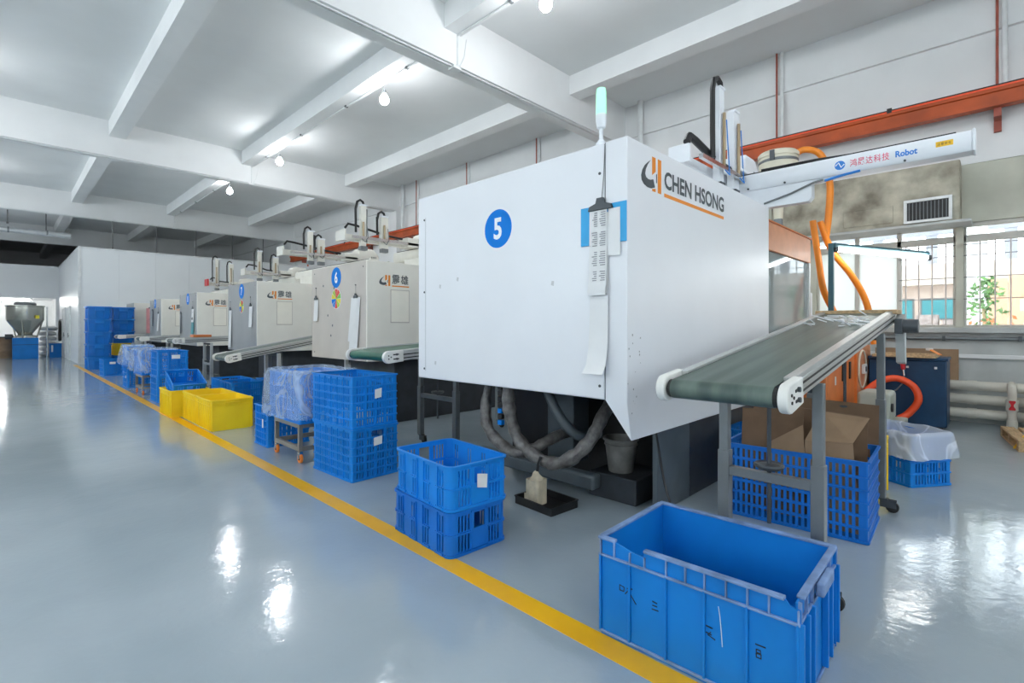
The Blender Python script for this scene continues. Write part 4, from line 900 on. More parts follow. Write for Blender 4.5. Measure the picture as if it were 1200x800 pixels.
m7 = machine(3.43, 10.2, 1.75, 1.9, 0.90, 2.27, 'machine_grey', 'machine_cream', '7', 'grey-fronted moulding machine with number seven badge', CN); colour_wheel(m7, 0, 0.88, 1.80, 0.13)
m8 = machine(3.43, 14.4, 1.75, 1.9, 0.90, 2.25, 'machine_grey', 'machine_cream', '8', 'grey-fronted moulding machine next after number seven', CN)
m9 = machine(3.43, 18.4, 1.70, 1.9, 0.90, 2.24, 'machine_grey', 'machine_cream', '9', 'moulding machine second from the partition, hung with cords and papers', CN)
m10 = machine(3.28, 21.9, 1.5, 1.9, 0.90, 2.22, 'machine_grey', 'machine_cream', None, 'last moulding machine against the white partition', None)
for k, (yy, zz) in enumerate(((1.15, 1.55), (1.05, 1.25), (0.95, 1.95), (1.3, 2.0), (1.0, 1.4))):
    part('scuff', MB().prism([(-yy - 0.02, zz), (-yy + 0.012, zz - 0.01), (-yy + 0.02, zz + 0.02), (-yy - 0.01, zz + 0.03)], YZ(0), 0.0006), 'machine_slate', m6)
clip_papers(3.425, 6.36, 1.80, 0.75, 0.20, 'long bundle of papers clipped to the front of machine six', 3, 0.06)
clip_papers(3.425, 7.60, 1.82, 0.34, 0.14, 'short paper pad clipped to machine six near its rear edge', 1)
clip_papers(3.425, 10.52, 1.80, 0.42, 0.16, 'short papers clipped to the front of machine seven', 2)
clip_papers(3.425, 11.75, 1.75, 0.80, 0.16, 'pale paper strip and cord hanging on machine seven at its rear edge', 1, 0.03)
clip_papers(3.425, 14.75, 1.85, 0.35, 0.22, 'white paper hanging on the machine after seven', 1)
clip_papers(3.424, 14.77, 1.58, 0.38, 0.26, 'teal sheet hanging on the machine after seven', 1, 0, 'teal_sheet')
clip_papers(3.425, 15.95, 1.75, 0.55, 0.10, 'dark strip hanging on the machine after seven', 1, 0, 'steel_dark')
clip_papers(3.425, 18.75, 1.80, 0.55, 0.2, 'papers clipped on the second to last machine', 2, 0.05)
clip_papers(3.425, 19.6, 1.9, 0.5, 0.12, 'dark cord bundle hanging on the second to last machine', 1, -0.05, 'steel_dark')
t = clip_papers(0, 0, 0, 0.9, 0.24, 'pink banner hanging on the side of the last machine', 1, 0, 'pink_sheet'); t.location = (3.75, 21.89, 2.05); t.rotation_euler = (0, 0, PI / 2)
t = clip_papers(0, 0, 0, 0.45, 0.09, 'blue strip hanging on the side of the last machine', 1, 0, 'badge_blue'); t.location = (4.12, 21.89, 2.1); t.rotation_euler = (0, 0, PI / 2)

# --- machine five
X5, Y5, W5, L5, B5, T5 = 2.80, 1.71, 2.29, 2.72, 0.91, 2.62
m5 = thing('injection_moulding_machine', 'big white moulding machine with number five badge and orange underlined lettering', 'machine', (X5, Y5, 0))
part('front_panel', MB().box(0, 0.170, B5, 0.05, W5, T5), 'machine_white', m5, 0.01)
pv = [(0, 0, T5), (0, 0.166, T5), (L5, 0.166, T5), (L5, 0, T5), (0, 0, B5), (0, 0.166, B5), (0.05, 0, 0.655), (L5, 0, 0.655), (L5, 0.166, 0.80), (0.05, 0.166, B5)]
part('side_panel', MB().add(pv, [(0, 3, 2, 1), (0, 1, 5, 4), (4, 5, 6), (0, 4, 6, 7, 3), (3, 7, 8, 2), (1, 2, 8, 9, 5), (6, 5, 9), (6, 9, 8, 7)]), 'machine_white', m5, 0.006)
part('rear_side_panel', MB().box(0.05, W5 - 0.04, B5, L5, W5, T5), 'machine_white', m5)
part('top_panel', MB().box(0.05, 0.166, T5 - 0.04, L5, W5 - 0.04, T5 - 0.005), 'machine_white', m5)
part('under_tray', MB().box(0.12, 0.18, B5 + 0.02, L5, W5 - 0.06, B5 + 0.06), 'machine_dark', m5)
part('panel_seam', MB().box(-0.001, 0.166, B5 + 0.005, 0.02, 0.170, T5 - 0.005), 'logo_grey', m5)
badge(m5, 0, 1.19, 2.185, 0.155, '5')
logo(m5, 0.165, 2.345, 0.98, 0.0, 'CHEN HSONG', 1.06, 0.128, 1.06)
for (yy, zz) in ((0.21, 1.0), (0.21, 2.42), (2.19, 1.0), (2.19, 1.72), (2.19, 2.4)):
    part('screw', MB().cyl((-0.004, yy, zz), (0, yy, zz), 0.010, 10), 'steel_dark', m5)
part('front_crease', MB().box(-0.0015, 2.17, 0.98, 0, 2.173, 2.42), 'machine_grey', m5)
for k, (yy, zz) in enumerate(((1.95, 1.75), (1.70, 1.80), (0.62, 1.70), (2.02, 1.05))):
    part('scuff', MB().prism([(-yy - 0.015, zz), (-yy + 0.01, zz - 0.01), (-yy + 0.015, zz + 0.025), (-yy - 0.008, zz + 0.03)], YZ(0), 0.0005), 'scuff_grey', m5)
rnd = random.Random(2)
for k in range(16):
    xx, zz = rnd.uniform(0.0, 0.16), rnd.uniform(0.75, 1.35); q = rnd.uniform(0.003, 0.009)
    part('paint_chip', MB().prism([(xx, zz), (xx + q, zz - q * 0.6), (xx + 1.6 * q, zz + q), (xx + 0.3 * q, zz + 1.4 * q)], XZ(0), 0.0005), 'machine_grey', m5)
# sliding operator door: orange head, clear window
part('door_head', MB().box(L5, 0.03, 2.20, 4.42, 0.09, 2.50), 'peach_panel', m5, 0.006, label='orange band above the operator door window')
part('door_glass', MB().box(L5 + 0.03, 0.055, 1.22, 4.36, 0.065, 2.20), 'door_glass', m5)
for a, b in ((L5, L5 + 0.03), (4.36, 4.42)): part('door_post', MB().box(a, 0.03, 1.10, b, 0.09, 2.20), 'aluminium' if a > 4 else 'orange_panel', m5, 0.004)
part('door_sill', MB().box(L5, 0.03, 1.10, 4.42, 0.09, 1.22), 'machine_slate', m5, 0.004)
part('door_track', MB().box(L5, 0.02, 2.50, 4.45, 0.10, 2.515), 'orange_panel', m5)
part('orange_post', MB().box(4.44, 0.06, 1.1, 4.52, 0.14, 2.4), 'orange_panel', m5, 0.004)
part('mould_block', MB().box(3.0, 0.5, 1.2, 3.5, 1.7, 1.75), 'steel_grey', m5, 0.01); part('mould_block', MB().box(3.75, 0.45, 1.1, 4.25, 1.75, 2.1), 'machine_slate', m5, 0.01)
part('injection_cover', MB().box(4.6, 0.5, 1.15, 6.5, 1.7, 1.95), 'machine_white', m5, 0.03)
# bed
part('bed_frame', MB().box(1.15, 0.12, 0.0, L5 + 0.2, 2.1, 0.66), 'machine_dark', m5, 0.01)
part('bed_plate', MB().box(0.62, 0.12, 0.0, 1.15, 0.165, 0.92), 'machine_slate', m5, 0.006)
part('bed_beam', MB().box(0.50, 0.62, 0.08, 0.62, 2.05, 0.20), 'machine_slate', m5, 0.02)
part('hydraulic_block', MB().box(0.72, 0.98, 0.20, 0.95, 1.28, 0.92), 'machine_slate', m5, 0.01)
part('bed_wall', MB().box(1.10, 0.165, 0.0, 1.15, 2.1, 0.92), 'black', m5)
part('control_cabinet', MB().box(3.72, -0.30, 0.06, 5.2, 0.35, 1.12), 'orange_panel', m5, 0.012, label='orange lower cabinet with black latches')
part('control_cabinet_end', MB().box(5.22, -0.30, 0.06, 6.35, 0.35, 1.12), 'peach_panel', m5, 0.012)
part('cabinet_rib', MB().box(5.19, -0.33, 0.06, 5.24, -0.29, 1.14), 'orange_panel', m5, 0.004)
for xx in (4.45, 4.85): part('latch', MB().box(xx, -0.315, 0.72, xx + 0.07, -0.30, 0.94), 'black', m5, 0.004)
part('cabinet_label', MB().box(4.1, -0.302, 0.70, 4.16, -0.30, 0.80), 'paper', m5)
part('fan_ring', MB().tube([(5.65 + 0.26 * math.cos(a), -0.315, 0.80 + 0.26 * math.sin(a)) for a in [2 * PI * k / 24 for k in range(24)]], 0.012, 8, True), 'hopper_cream', m5)
part('fan_box', MB().box(5.68, -0.34, 0.73, 5.85, -0.30, 0.86), 'vent_white', m5, 0.004); part('fan_socket', MB().box(5.71, -0.345, 0.76, 5.79, -0.34, 0.83), 'black', m5)
# signal beacon
bc = part('signal_tower', MB().cyl((0.06, 0.24, T5), (0.06, 0.24, T5 + 0.14), 0.014, 12).lathe([(0, 0.0), (0.03, 0.0), (0.035, 0.03), (0.02, 0.05)], (0.06, 0.24, T5 - 0.005), 14), 'robot_white', m5, 0, True)
part('beacon_lens', MB().lathe([(0.0, 0.40), (0.030, 0.395), (0.034, 0.37), (0.036, 0.22), (0, 0.22)], (0.06, 0.24, T5), 20), 'beacon_green', bc, 0, True, label='lit pale green beacon lens')
part('beacon_base', MB().lathe([(0.0, 0.22), (0.036, 0.22), (0.036, 0.17), (0.030, 0.13), (0.016, 0.12)], (0.06, 0.24, T5), 20), 'robot_white', bc, 0, True)
# hanging clipboard
cl = thing('clipboard', 'blue clipboard with long paper rolls hanging on the front of machine five', 'clipboard', (X5, Y5, 0))
part('wire', MB().tube([(-0.008, 0.19, 2.24), (-0.004, 0.175, 2.42), (-0.006, 0.166, 2.60), (0.06, 0.24, 2.64)], 0.0025, 6), 'grille_dark', cl)
part('board', MB().box(-0.010, 0.0, 1.945, -0.004, 0.36, 2.205), 'clipboard_blue', cl, 0.002)
part('clip', MB().prism([(-0.285, 2.17), (-0.095, 2.17), (-0.105, 2.20), (-0.155, 2.215), (-0.165, 2.25), (-0.215, 2.25), (-0.225, 2.215), (-0.275, 2.20)], YZ(-0.012), 0.022), 'steel_dark', cl, 0.003)
V = []; cur = [(-0.020, 2.18), (-0.021, 2.0), (-0.024, 1.8), (-0.032, 1.68), (-0.048, 1.63), (-0.040, 1.605), (-0.022, 1.62), (-0.016, 1.66)]
part('paper_roll', MB().add([(a, y, z) for y in (0.28, 0.14) for a, z in cur], [(i, i + 1, 9 + i, 8 + i) for i in range(7)]), 'paper', cl, 0, True)
cur2 = [(-0.013, 2.15), (-0.013, 1.6), (-0.016, 1.4), (-0.024, 1.25), (-0.045, 1.14), (-0.085, 1.085)]
part('long_strip', MB().add([(a, y + dy * k, z) for y, dy in ((0.275, 0.004), (0.135, 0.0)) for k, (a, z) in enumerate(cur2)], [(i, i + 1, 7 + i, 6 + i) for i in range(5)]), 'paper', cl, 0, True)
part('small_form', MB().box(-0.014, 0.045, 1.86, -0.012, 0.135, 2.17), 'paper', cl)
rnd = random.Random(4)
for blk in range(4):                                   # printed blocks down the paper roll
    pm = MB()
    for k in range(7):
        z = 2.15 - (blk * 9 + k) * 0.0145; a = -0.0205 - max(0, (1.8 - z)) * 0.05 - (2.18 - z) * 0.009
        if z < 1.70: continue
        for (q0, q1) in ((0.15, 0.15 + rnd.uniform(0.03, 0.05)), (0.215, 0.215 + rnd.uniform(0.02, 0.045))): pm.box(a - 0.003, q0, z, a - 0.0022, q1, z + 0.006)
    part('lettering', pm, 'paper_print', cl, kind='stuff')
# --- wrapped hoses, jug, tray, bucket under machine five
def hose(name, pts, r, m, label, n=12, wob=0.0):
    P = []
    for i in range(len(pts) - 1):
        p0 = Vector(pts[max(0, i - 1)]); p1, p2 = Vector(pts[i]), Vector(pts[i + 1]); p3 = Vector(pts[min(len(pts) - 1, i + 2)])
        for k in range(6):
            u = k / 6; P.append(0.5 * ((2 * p1) + (p2 - p0) * u + (2 * p0 - 5 * p1 + 4 * p2 - p3) * u * u + (3 * p1 - p0 - 3 * p2 + p3) * u ** 3))
    P.append(Vector(pts[-1])); rr = [r * (1 + wob * noise.noise(p * 22)) for p in P]
    return tag(part(name, MB().tube(P, rr, n), m, None, 0, True), label, 'hose')
hose('wrapped_hose', [(3.02, 3.22, 0.93), (3.02, 3.28, 0.75), (3.0, 3.24, 0.52), (2.98, 3.02, 0.38), (3.0, 2.80, 0.36), (3.2, 2.70, 0.45), (3.5, 2.68, 0.50)], 0.046, 'wrapped_hose', 'film-wrapped hose looping lowest at the rear under machine five', 12, 0.35)
hose('wrapped_hose', [(2.98, 2.96, 0.93), (2.98, 2.95, 0.70), (3.0, 2.86, 0.46), (3.02, 2.62, 0.33), (3.04, 2.40, 0.36), (3.14, 2.25, 0.52), (3.3, 2.22, 0.72), (3.5, 2.22, 0.86), (3.6, 2.22, 0.95)], 0.052, 'wrapped_hose', 'thick film-wrapped hose looping under the front of machine five', 12, 0.35)
hose('wrapped_hose', [(3.2, 2.75, 0.93), (3.18, 2.6, 0.70), (3.25, 2.45, 0.52), (3.5, 2.4, 0.5)], 0.04, 'machine_slate', 'dark hose behind the wrapped hoses under machine five', 10, 0.2)
ec = thing('cable_chain', 'black segmented cable chain between the wrapped hoses', 'cable chain', (3.02, 3.09, 0.0))
for k in range(7): part('link', MB().box(-0.02, -0.025, 0.55 + 0.05 * k, 0.02, 0.025, 0.59 + 0.05 * k), 'badge_blue' if k in (0, 2) else 'black', ec, 0.004)
tr = thing('drip_tray', 'shallow black drip tray on the floor under machine five', 'tray', (2.82, 2.36, 0), math.radians(-4))
part('tray_body', MB().ring(rrect(0, 0, 0.30, 0.40, 0.01, 3), rrect(0.01, 0.01, 0.29, 0.39, 0.008, 3), 0.0, 0.06).box(0.006, 0.006, 0.0, 0.294, 0.394, 0.008), 'black', tr); part('rim', MB().ring(rrect(-0.006, -0.006, 0.306, 0.406, 0.012, 3), rrect(0.008, 0.008, 0.292, 0.392, 0.008, 3), 0.055, 0.062), 'black', tr)
jg = thing('plastic_jug', 'dirty cut-off cream plastic jug standing in the black tray', 'jug', (2.95, 2.62, 0.009))
part('jug_body', MB().ring(rrect(-0.065, -0.065, 0.065, 0.065, 0.025, 4), rrect(-0.06, -0.06, 0.06, 0.06, 0.022, 4), 0.0, 0.19).box(-0.055, -0.055, 0, 0.055, 0.055, 0.006), 'jug', jg)
rnd = random.Random(6); rg = MB(); vs2 = []
for j in range(7):
    for i in range(16):
        a = 2 * PI * i / 16; rr = 0.062 * math.cos(j / 7 * PI / 2) * (1 + 0.35 * noise.noise(Vector((math.cos(a) * 2, math.sin(a) * 2, j * 0.9)))); vs2.append((rr * math.cos(a), rr * math.sin(a), 0.14 + 0.018 * j + 0.02 * noise.noise(Vector((a, j, 1)))))
rg.add(vs2, [(j * 16 + i, j * 16 + (i + 1) % 16, (j + 1) * 16 + (i + 1) % 16, (j + 1) * 16 + i) for j in range(6) for i in range(16)] + [tuple(range(96, 112))])
part('rag', rg, 'jug', jg, 0, True); part('rag_hose', MB().tube([(0.0, 0, 0.20), (0.01, -0.01, 0.30), (0.03, -0.02, 0.36)], 0.012), 'black', jg)
part('fluted_side', MB().prism([(-0.066 + 0.012 * (k // 2) + (0.012 if k % 2 else 0) * 0.5, 0.0 if k % 2 else 0.0) for k in range(2)] + [(0.066, 0.0), (0.066, 0.08), (-0.066, 0.08)], lambda a, b, c: (-0.066 - c, a, b + 0.002), 0.003), 'jug', jg)
bk = thing('bucket', 'grimy grey bucket in the dark under machine five', 'bucket', (3.60, 2.26, 0.202))
part('bucket_body', MB().lathe([(0, 0), (0.10, 0), (0.135, 0.27), (0.13, 0.27), (0.096, 0.01), (0, 0.01)], n=28), 'bucket', bk, 0, True); part('rim', MB().lathe([(0.134, 0.255), (0.148, 0.26), (0.148, 0.275), (0.13, 0.278), (0.13, 0.255)], n=28), 'bucket', bk, 0, True)
part('band', MB().lathe([(0.128, 0.215), (0.136, 0.22), (0.136, 0.23), (0.13, 0.235)], n=28), 'bucket', bk)
tag(part('bucket_plinth', MB().box(3.43, 2.02, 0, 3.88, 2.46, 0.20), 'machine_dark', None, 0.01), 'dark steel step carrying the grey bucket under machine five', 'step')
hose('power_cable', [(3.35, 1.83, 0.75), (3.38, 1.80, 0.5), (3.36, 1.74, 0.25), (3.30, 1.62, 0.02)], 0.009, 'black', 'thin black cable hanging from the near end of machine five', 8)

# ================================================================== ROBOTS
def robot(xb, y, zm, yb0, yb1, xk0, cols, ztop, m, label, five=False):
    """beam along y at xb on a foot on the machine (zm); kick frame along -x at y; upright arms at cols"""
    t = thing('pick_robot', label, 'robot arm'); zb = zm + 0.20
    part('foot', MB().box(xb - 0.10, yb1 - 1.1, zm, xb + 0.18, yb1 - 0.45, zb), m, t, 0.01)
    part('traverse_beam', MB().prism([(0, 0), (0.16, 0), (0.16, 0.17), (0.0, 0.17), (-0.02, 0.14), (-0.02, 0.03)], lambda a, b, c: (xb + a, yb0 + c, zb + b), yb1 - yb0), m, t, 0.006)
    part('track', MB().box(xb + 0.02, yb0 + 0.1, zb + 0.17, xb + 0.14, yb1 - 0.05, zb + 0.185), 'black', t)
    part('beam_end_cap', MB().box(xb - 0.025, yb0 - 0.02, zb - 0.005, xb + 0.165, yb0, zb + 0.175), m, t, 0.006)
    zk = zb + (0.08 if five else 0.20)
    part('carriage', MB().box(xb - 0.16, y - 0.10, zb + 0.185, xb + 0.16, y + 0.16, zk + 0.14), m, t, 0.01)
    part('kick_rail', MB().box(xk0, y + 0.08, zk, xb + 0.1, y + 0.15, zk + 0.10), m, t, 0.006)
    part('kick_rail', MB().box(xk0 + 0.12, y - 0.10, zk + 0.02, xb + 0.1, y - 0.06, zk + 0.06), 'chrome', t)
    part('kick_end_plate', MB().box(xk0 - 0.03, y - (0.04 if five else 0.12), zk - 0.03, xk0, y + 0.16, zk + 0.13), m, t, 0.006)
    part('chain_guide', MB().tube([(xk0 + 0.05, y + 0.02, zk + 0.17), (xk0 + 0.10, y + 0.02, zk + 0.24), (xk0 + 0.22, y + 0.02, zk + 0.23), (xb - 0.45, y + 0.02, zk + 0.14), (xb - 0.2, y, zk + 0.12)], 0.034 if five else 0.018, 8), 'black', t, 0, True)
    for k, cx in enumerate(cols):
        a = part('vertical_arm', MB().box(cx - (0.045 + 0.02 * k + (0.02 if five else 0)), y - 0.05, zk - 0.08, cx + 0.045 + 0.02 * k, y + 0.02, ztop - 0.12 * k), m, t, 0.006)
        part('arm_rail', MB().box(cx + 0.05, y - 0.035, zk - 0.02, cx + 0.066, y + 0.005, ztop - 0.04 - 0.12 * k), 'steel_dark', a)
        part('arm_cap', MB().box(cx - 0.05, y - 0.055, ztop - 0.12 * k, cx + 0.07, y + 0.025, ztop - 0.12 * k + 0.025), 'robot_white', a, 0.004)
        part('air_cylinder', MB().cyl((cx - 0.02, y - 0.075, zk + 0.06), (cx - 0.02, y - 0.075, ztop - 0.25), 0.016, 10), 'brass', a)
        if not (five and k): 
            tp = ztop - 0.12 * k; q5 = 1.5 if five else 1.0
            part('cable_chain', MB().tube([(cx - 0.12 * q5, y - 0.03, zk + 0.12), (cx - 0.125 * q5, y - 0.03, zk + 0.4), (cx - 0.125 * q5, y - 0.03, tp - 0.06), (cx - 0.10 * q5, y - 0.03, tp + 0.05), (cx - 0.05 * q5, y - 0.03, tp + 0.085), (cx - 0.005, y - 0.03, tp + 0.06), (cx + 0.005, y - 0.03, tp + 0.02)], 0.026 if five else 0.018, 8), 'black', a, 0, True)
        part('air_hose', MB().tube([(cx - 0.06, y - 0.10, zk + 0.02), (cx - 0.02, y - 0.13, zk - 0.03), (cx + 0.045, y - 0.10, zk + 0.05), (cx + 0.04, y - 0.075, ztop - 0.3)], 0.006, 6), 'print_blue' if five else 'steel_grey', a)
        part('gripper', MB().box(cx - 0.05, y - 0.06, zk - 0.14, cx + 0.06, y + 0.03, zk - 0.08), 'steel_dark' if five else 'steel_grey', a, 0.004)
    part('motor_cover', MB().prism([(0, 0), (0.46, 0), (0.46, 0.14), (0.36, 0.26), (0.30, 0.28), (0.06, 0.28), (0.0, 0.22)], lambda a, b, c: (xb + 0.16 + a, y - 0.02 + c, zb + 0.19 + b), 0.28), m, t, 0.03, seg=3)
    for q in range(4): part('vent_slot', MB().box(xb + 0.44 + 0.03 * q, y - 0.023, zb + 0.24, xb + 0.452 + 0.03 * q, y - 0.02, zb + 0.32), 'logo_grey', t)
    return t
R5 = robot(5.50, 2.02, 2.62, 0.17, 3.4, 4.30, (4.98, 5.36), 3.74, 'robot_white', 'white pick robot with printed beam on the machine numbered five', True)
bx = 5.48 - 0.0005
part('gusset', MB().prism([(-2.15, 2.62), (-1.35, 2.62), (-1.32, 2.66), (-1.32, 2.80), (-0.95, 2.83), (-2.15, 2.83)], YZ(5.62), 0.10), 'robot_white', R5, 0.004)
part('gusset_edge', MB().tube([(5.50, 1.75, 2.66), (5.50, 1.5, 2.72), (5.50, 1.3, 2.79), (5.50, 1.22, 2.80)], 0.010, 6), 'steel_grey', R5)
for k, ch in enumerate('\u9e3f\u665f\u8fbe\u79d1\u6280'): lettering(ch, R5, 'print_red', (bx, 1.0 - 0.06 * k, 2.868), (0, -1, 0), (0, 0, 1), 0.052, 0.068, off=0.006)
lettering('Robot', R5, 'print_blue', (bx, 0.665, 2.875), (0, -1, 0), (0, 0, 1), 0.15, 0.055, off=0.035)
part('print_logo', MB().prism([(-1.08 + 0.042 * math.cos(2 * PI * k / 20), 2.90 + 0.042 * math.sin(2 * PI * k / 20)) for k in range(20)], YZ(bx), 0.001), 'print_blue', R5)
part('print_logo_wave', MB().strip([(-1.115, 2.90), (-1.09, 2.925), (-1.07, 2.88), (-1.045, 2.905)], 0.010, YZ(bx - 0.001), 0.0006), 'badge_white', R5)
sk = part('warning_sticker', MB().prism([(-0.395, 2.895), (-0.285, 2.895), (-0.285, 2.94), (-0.395, 2.94)], YZ(bx), 0.001), 'sticker_yellow', R5)
for k, ch in enumerate('\u6ce8\u610f\u5b89\u5168'): lettering(ch, sk, 'black', (bx - 0.0013, 0.385 - 0.023 * k, 2.907), (0, -1, 0), (0, 0, 1), 0.019, 0.022)
for yy in (1.9, 1.55, 0.6): part('bolt', MB().cyl((5.475, yy, 2.835), (5.487, yy, 2.835), 0.010, 8), 'steel_dark', R5)
part('cable_bundle', MB().tube([(5.62, 0.9, 3.01), (5.60, 1.3, 3.03), (5.58, 1.8, 3.03)], 0.016, 8), 'black', R5)
hose('air_hose', [(5.47, 1.20, 2.78), (5.46, 1.05, 2.80), (5.47, 0.92, 2.815)], 0.012, 'print_blue', 'blue air hose along the robot beam of machine five', 8)
robot(4.75, 6.95, 2.29, 5.2, 7.5, 3.52, (3.84, 4.20), 3.22, 'robot_cream', 'cream pick robot standing on machine six')
robot(4.75, 9.05, 2.27, 8.3, 11.6, 3.45, (3.95, 4.15), 3.12, 'robot_cream', 'cream pick robot reaching out from machine seven, beside machine six')
robot(5.05, 13.0, 2.25, 12.4, 15.9, 4.08, (4.42, 4.80), 3.22, 'robot_cream', 'cream pick robot reaching out from the machine after seven')
r9 = robot(5.15, 17.2, 2.24, 16.5, 19.8, 4.40, (4.62, 5.02), 3.45, 'robot_cream', 'cream pick robot with red end cap near the partition')
part('red_cap', MB().box(4.33, 17.05, 2.62, 4.37, 17.36, 2.82), 'red', r9, 0.004)
# --- support posts so that arms reaching past the machines stand on something
# ================================================================== INJECTION END, WALL SIDE
hl = thing('material_hopper', 'cream cone-shaped material hopper behind the robot of machine five', 'hopper', (7.9, 2.32, 2.05))
part('hopper_cone', MB().lathe([(0.06, 0.9), (0.08, 1.3), (0.20, 1.55), (0.255, 1.62), (0.255, 1.78), (0.27, 1.78), (0.27, 1.83), (0.24, 1.86), (0, 1.87)], n=28), 'hopper_cream', hl, 0, True)
part('hopper_throat', MB().lathe([(0.0, 0.0), (0.12, 0.0), (0.12, 0.06), (0.06, 0.08), (0.06, 0.9)], n=20), 'steel_grey', hl, 0, True)
part('lid_band', MB().lathe([(0.256, 1.70), (0.262, 1.71), (0.262, 1.73), (0.256, 1.74)], n=28), 'steel_grey', hl); part('latch', MB().box(-0.285, -0.03, 1.70, -0.26, 0.03, 1.84), 'steel_dark', hl)
hose('material_hose', [(8.05, 2.2, 3.84), (8.12, 2.05, 3.95), (8.22, 1.85, 3.85), (8.25, 1.75, 3.45), (8.2, 1.75, 3.0), (8.15, 1.78, 2.62)], 0.045, 'orange_hose', 'orange hose arching over the cream hopper', 10)
hose('material_hose', [(7.95, 1.80, 2.85), (8.02, 1.68, 2.45), (8.2, 1.48, 2.1), (8.34, 1.34, 1.75), (8.40, 1.28, 1.35), (8.40, 1.25, 1.15)], 0.042, 'orange_hose', 'orange hose dropping in front of the frosted panes', 10)
hose('material_hose', [(7.82, 1.86, 2.85), (7.84, 1.80, 2.35), (7.86, 1.74, 1.9), (8.0, 1.65, 1.6), (8.1, 1.58, 1.35), (8.12, 1.56, 1.15)], 0.042, 'orange_hose', 'orange hose falling beside the lamp post of machine five', 10)
lp = thing('work_lamp', 'fluorescent tube work lamp on a dark post above the conveyor', 'lamp', (7.72, 1.62, 0))
part('post', MB().box(-0.03, -0.03, 1.12, 0.03, 0.03, 2.50), 'teal_post', lp, 0.004)
D = Vector((0.70, -0.714, -0.09)).normalized(); A = Vector((0.04, -0.04, 2.42)); 
part('lamp_housing', MB().tube([A + Vector((0, 0, 0.055)), A + D * 1.24 + Vector((0, 0, 0.055))], 0.030, 4), 'teal_post', lp)
part('tube', MB().cyl(A, A + D * 1.24, 0.030, 14), 'tube_white', lp, 0, True)
for q in (0.0, 1.24): part('tube_holder', MB().cyl(A + D * (q - 0.02), A + D * (q + 0.02), 0.04, 12), 'steel_grey', lp)
part('arm', MB().box(-0.02, -0.06, 2.44, 0.06, 0.02, 2.50), 'teal_post', lp)
tk = thing('cooling_tank', 'dark blue rectangular steel tank by the wall pipes', 'tank', (8.80, 0.52, 0))
part('tank_body', MB().box(0, 0, 0.04, 0.55, 0.86, 0.93), 'tank_blue', tk, 0.015); part('tank_lid', MB().box(-0.01, -0.01, 0.93, 0.56, 0.87, 0.97), 'tank_blue', tk, 0.006); part('tank_skid', MB().box(0.04, 0.04, 0, 0.51, 0.82, 0.04), 'black', tk)
for k in range(2): part('label', MB().box(-0.003, 0.10 + 0.3 * k, 0.82, 0, 0.13 + 0.3 * k, 0.85), 'paper', tk)
tag(part('cardboard_sheet', MB().box(XW - 0.085, 0.45, 0.50, XW - 0.06, 1.45, 1.06), 'cardboard', None, 0.003), 'brown cardboard panel leaning on the wall behind the blue tank', 'cardboard')
lid = thing('wooden_board', 'pale wooden board lying across the dark blue tank', 'board', (8.66, 0.62, 0.972)); part('plank', MB().box(0, 0, 0, 0.66, 0.70, 0.035), 'wood', lid, 0.004); part('batten', MB().box(0.02, 0.05, 0.035, 0.06, 0.65, 0.06), 'wood', lid, 0.003)
oc_ = thing('orange_scraper', 'orange and white hand tool lying on the tank edge', 'tool', (8.93, 0.58, 1.007), math.radians(40)); part('blade', MB().add([(0, 0, 0), (0.18, 0, 0.06), (0.18, 0.04, 0.06), (0, 0.04, 0), (0, 0, 0.008), (0.18, 0, 0.075), (0.18, 0.04, 0.075), (0, 0.04, 0.008)], [(0, 3, 2, 1), (4, 5, 6, 7), (0, 1, 5, 4), (1, 2, 6, 5), (2, 3, 7, 6), (3, 0, 4, 7)]), 'orange_hose', oc_); part('tip', MB().box(0.16, -0.005, 0.055, 0.23, 0.045, 0.085), 'paper', oc_)
pg = thing('air_gun', 'red hanging air gun with grey coiled line in front of the blue tank', 'air gun', (8.72, 0.98, 0))
part('gun_body', MB().tube([(0, 0, 1.02), (0, 0.0, 0.92), (-0.01, -0.01, 0.80)], [0.03, 0.035, 0.022], 10), 'red', pg, 0, True); part('nozzle', MB().cyl((-0.01, -0.01, 0.80), (-0.015, -0.02, 0.72), 0.012, 8), 'chrome', pg)
part('line', MB().tube([(-0.015, -0.02, 0.73), (-0.02, -0.01, 0.62), (-0.03, 0.06, 0.52), (-0.04, 0.16, 0.45)], 0.009, 6), 'steel_grey', pg)
hose('drain_hose', [(8.45, 1.35, 0.50), (8.55, 1.20, 0.64), (8.62, 1.02, 0.68), (8.63, 0.85, 0.58), (8.62, 0.80, 0.40), (8.60, 0.90, 0.22), (8.55, 1.0, 0.14)], 0.045, 'orange_duct_bright', 'orange-red ribbed hose looped in front of the dark blue tank', 12)
pp = thing('vacuum_pump', 'beige boxy pump unit beside the drain hose', 'pump', (7.15, 0.92, 0))
part('pump_body', MB().box(0, 0, 0.28, 0.5, 0.32, 0.62), 'pump_beige', pp, 0.04, seg=3); part('pump_base', MB().box(-0.08, -0.10, 0.03, 0.62, 0.45, 0.28), 'pump_beige', pp, 0.01); part('pump_port', MB().cyl((0.1, -0.02, 0.45), (0.1, 0.02, 0.45), 0.05, 14), 'black', pp); part('pump_feet', MB().box(-0.04, -0.06, 0, 0.58, 0.40, 0.03), 'black_rubber', pp)
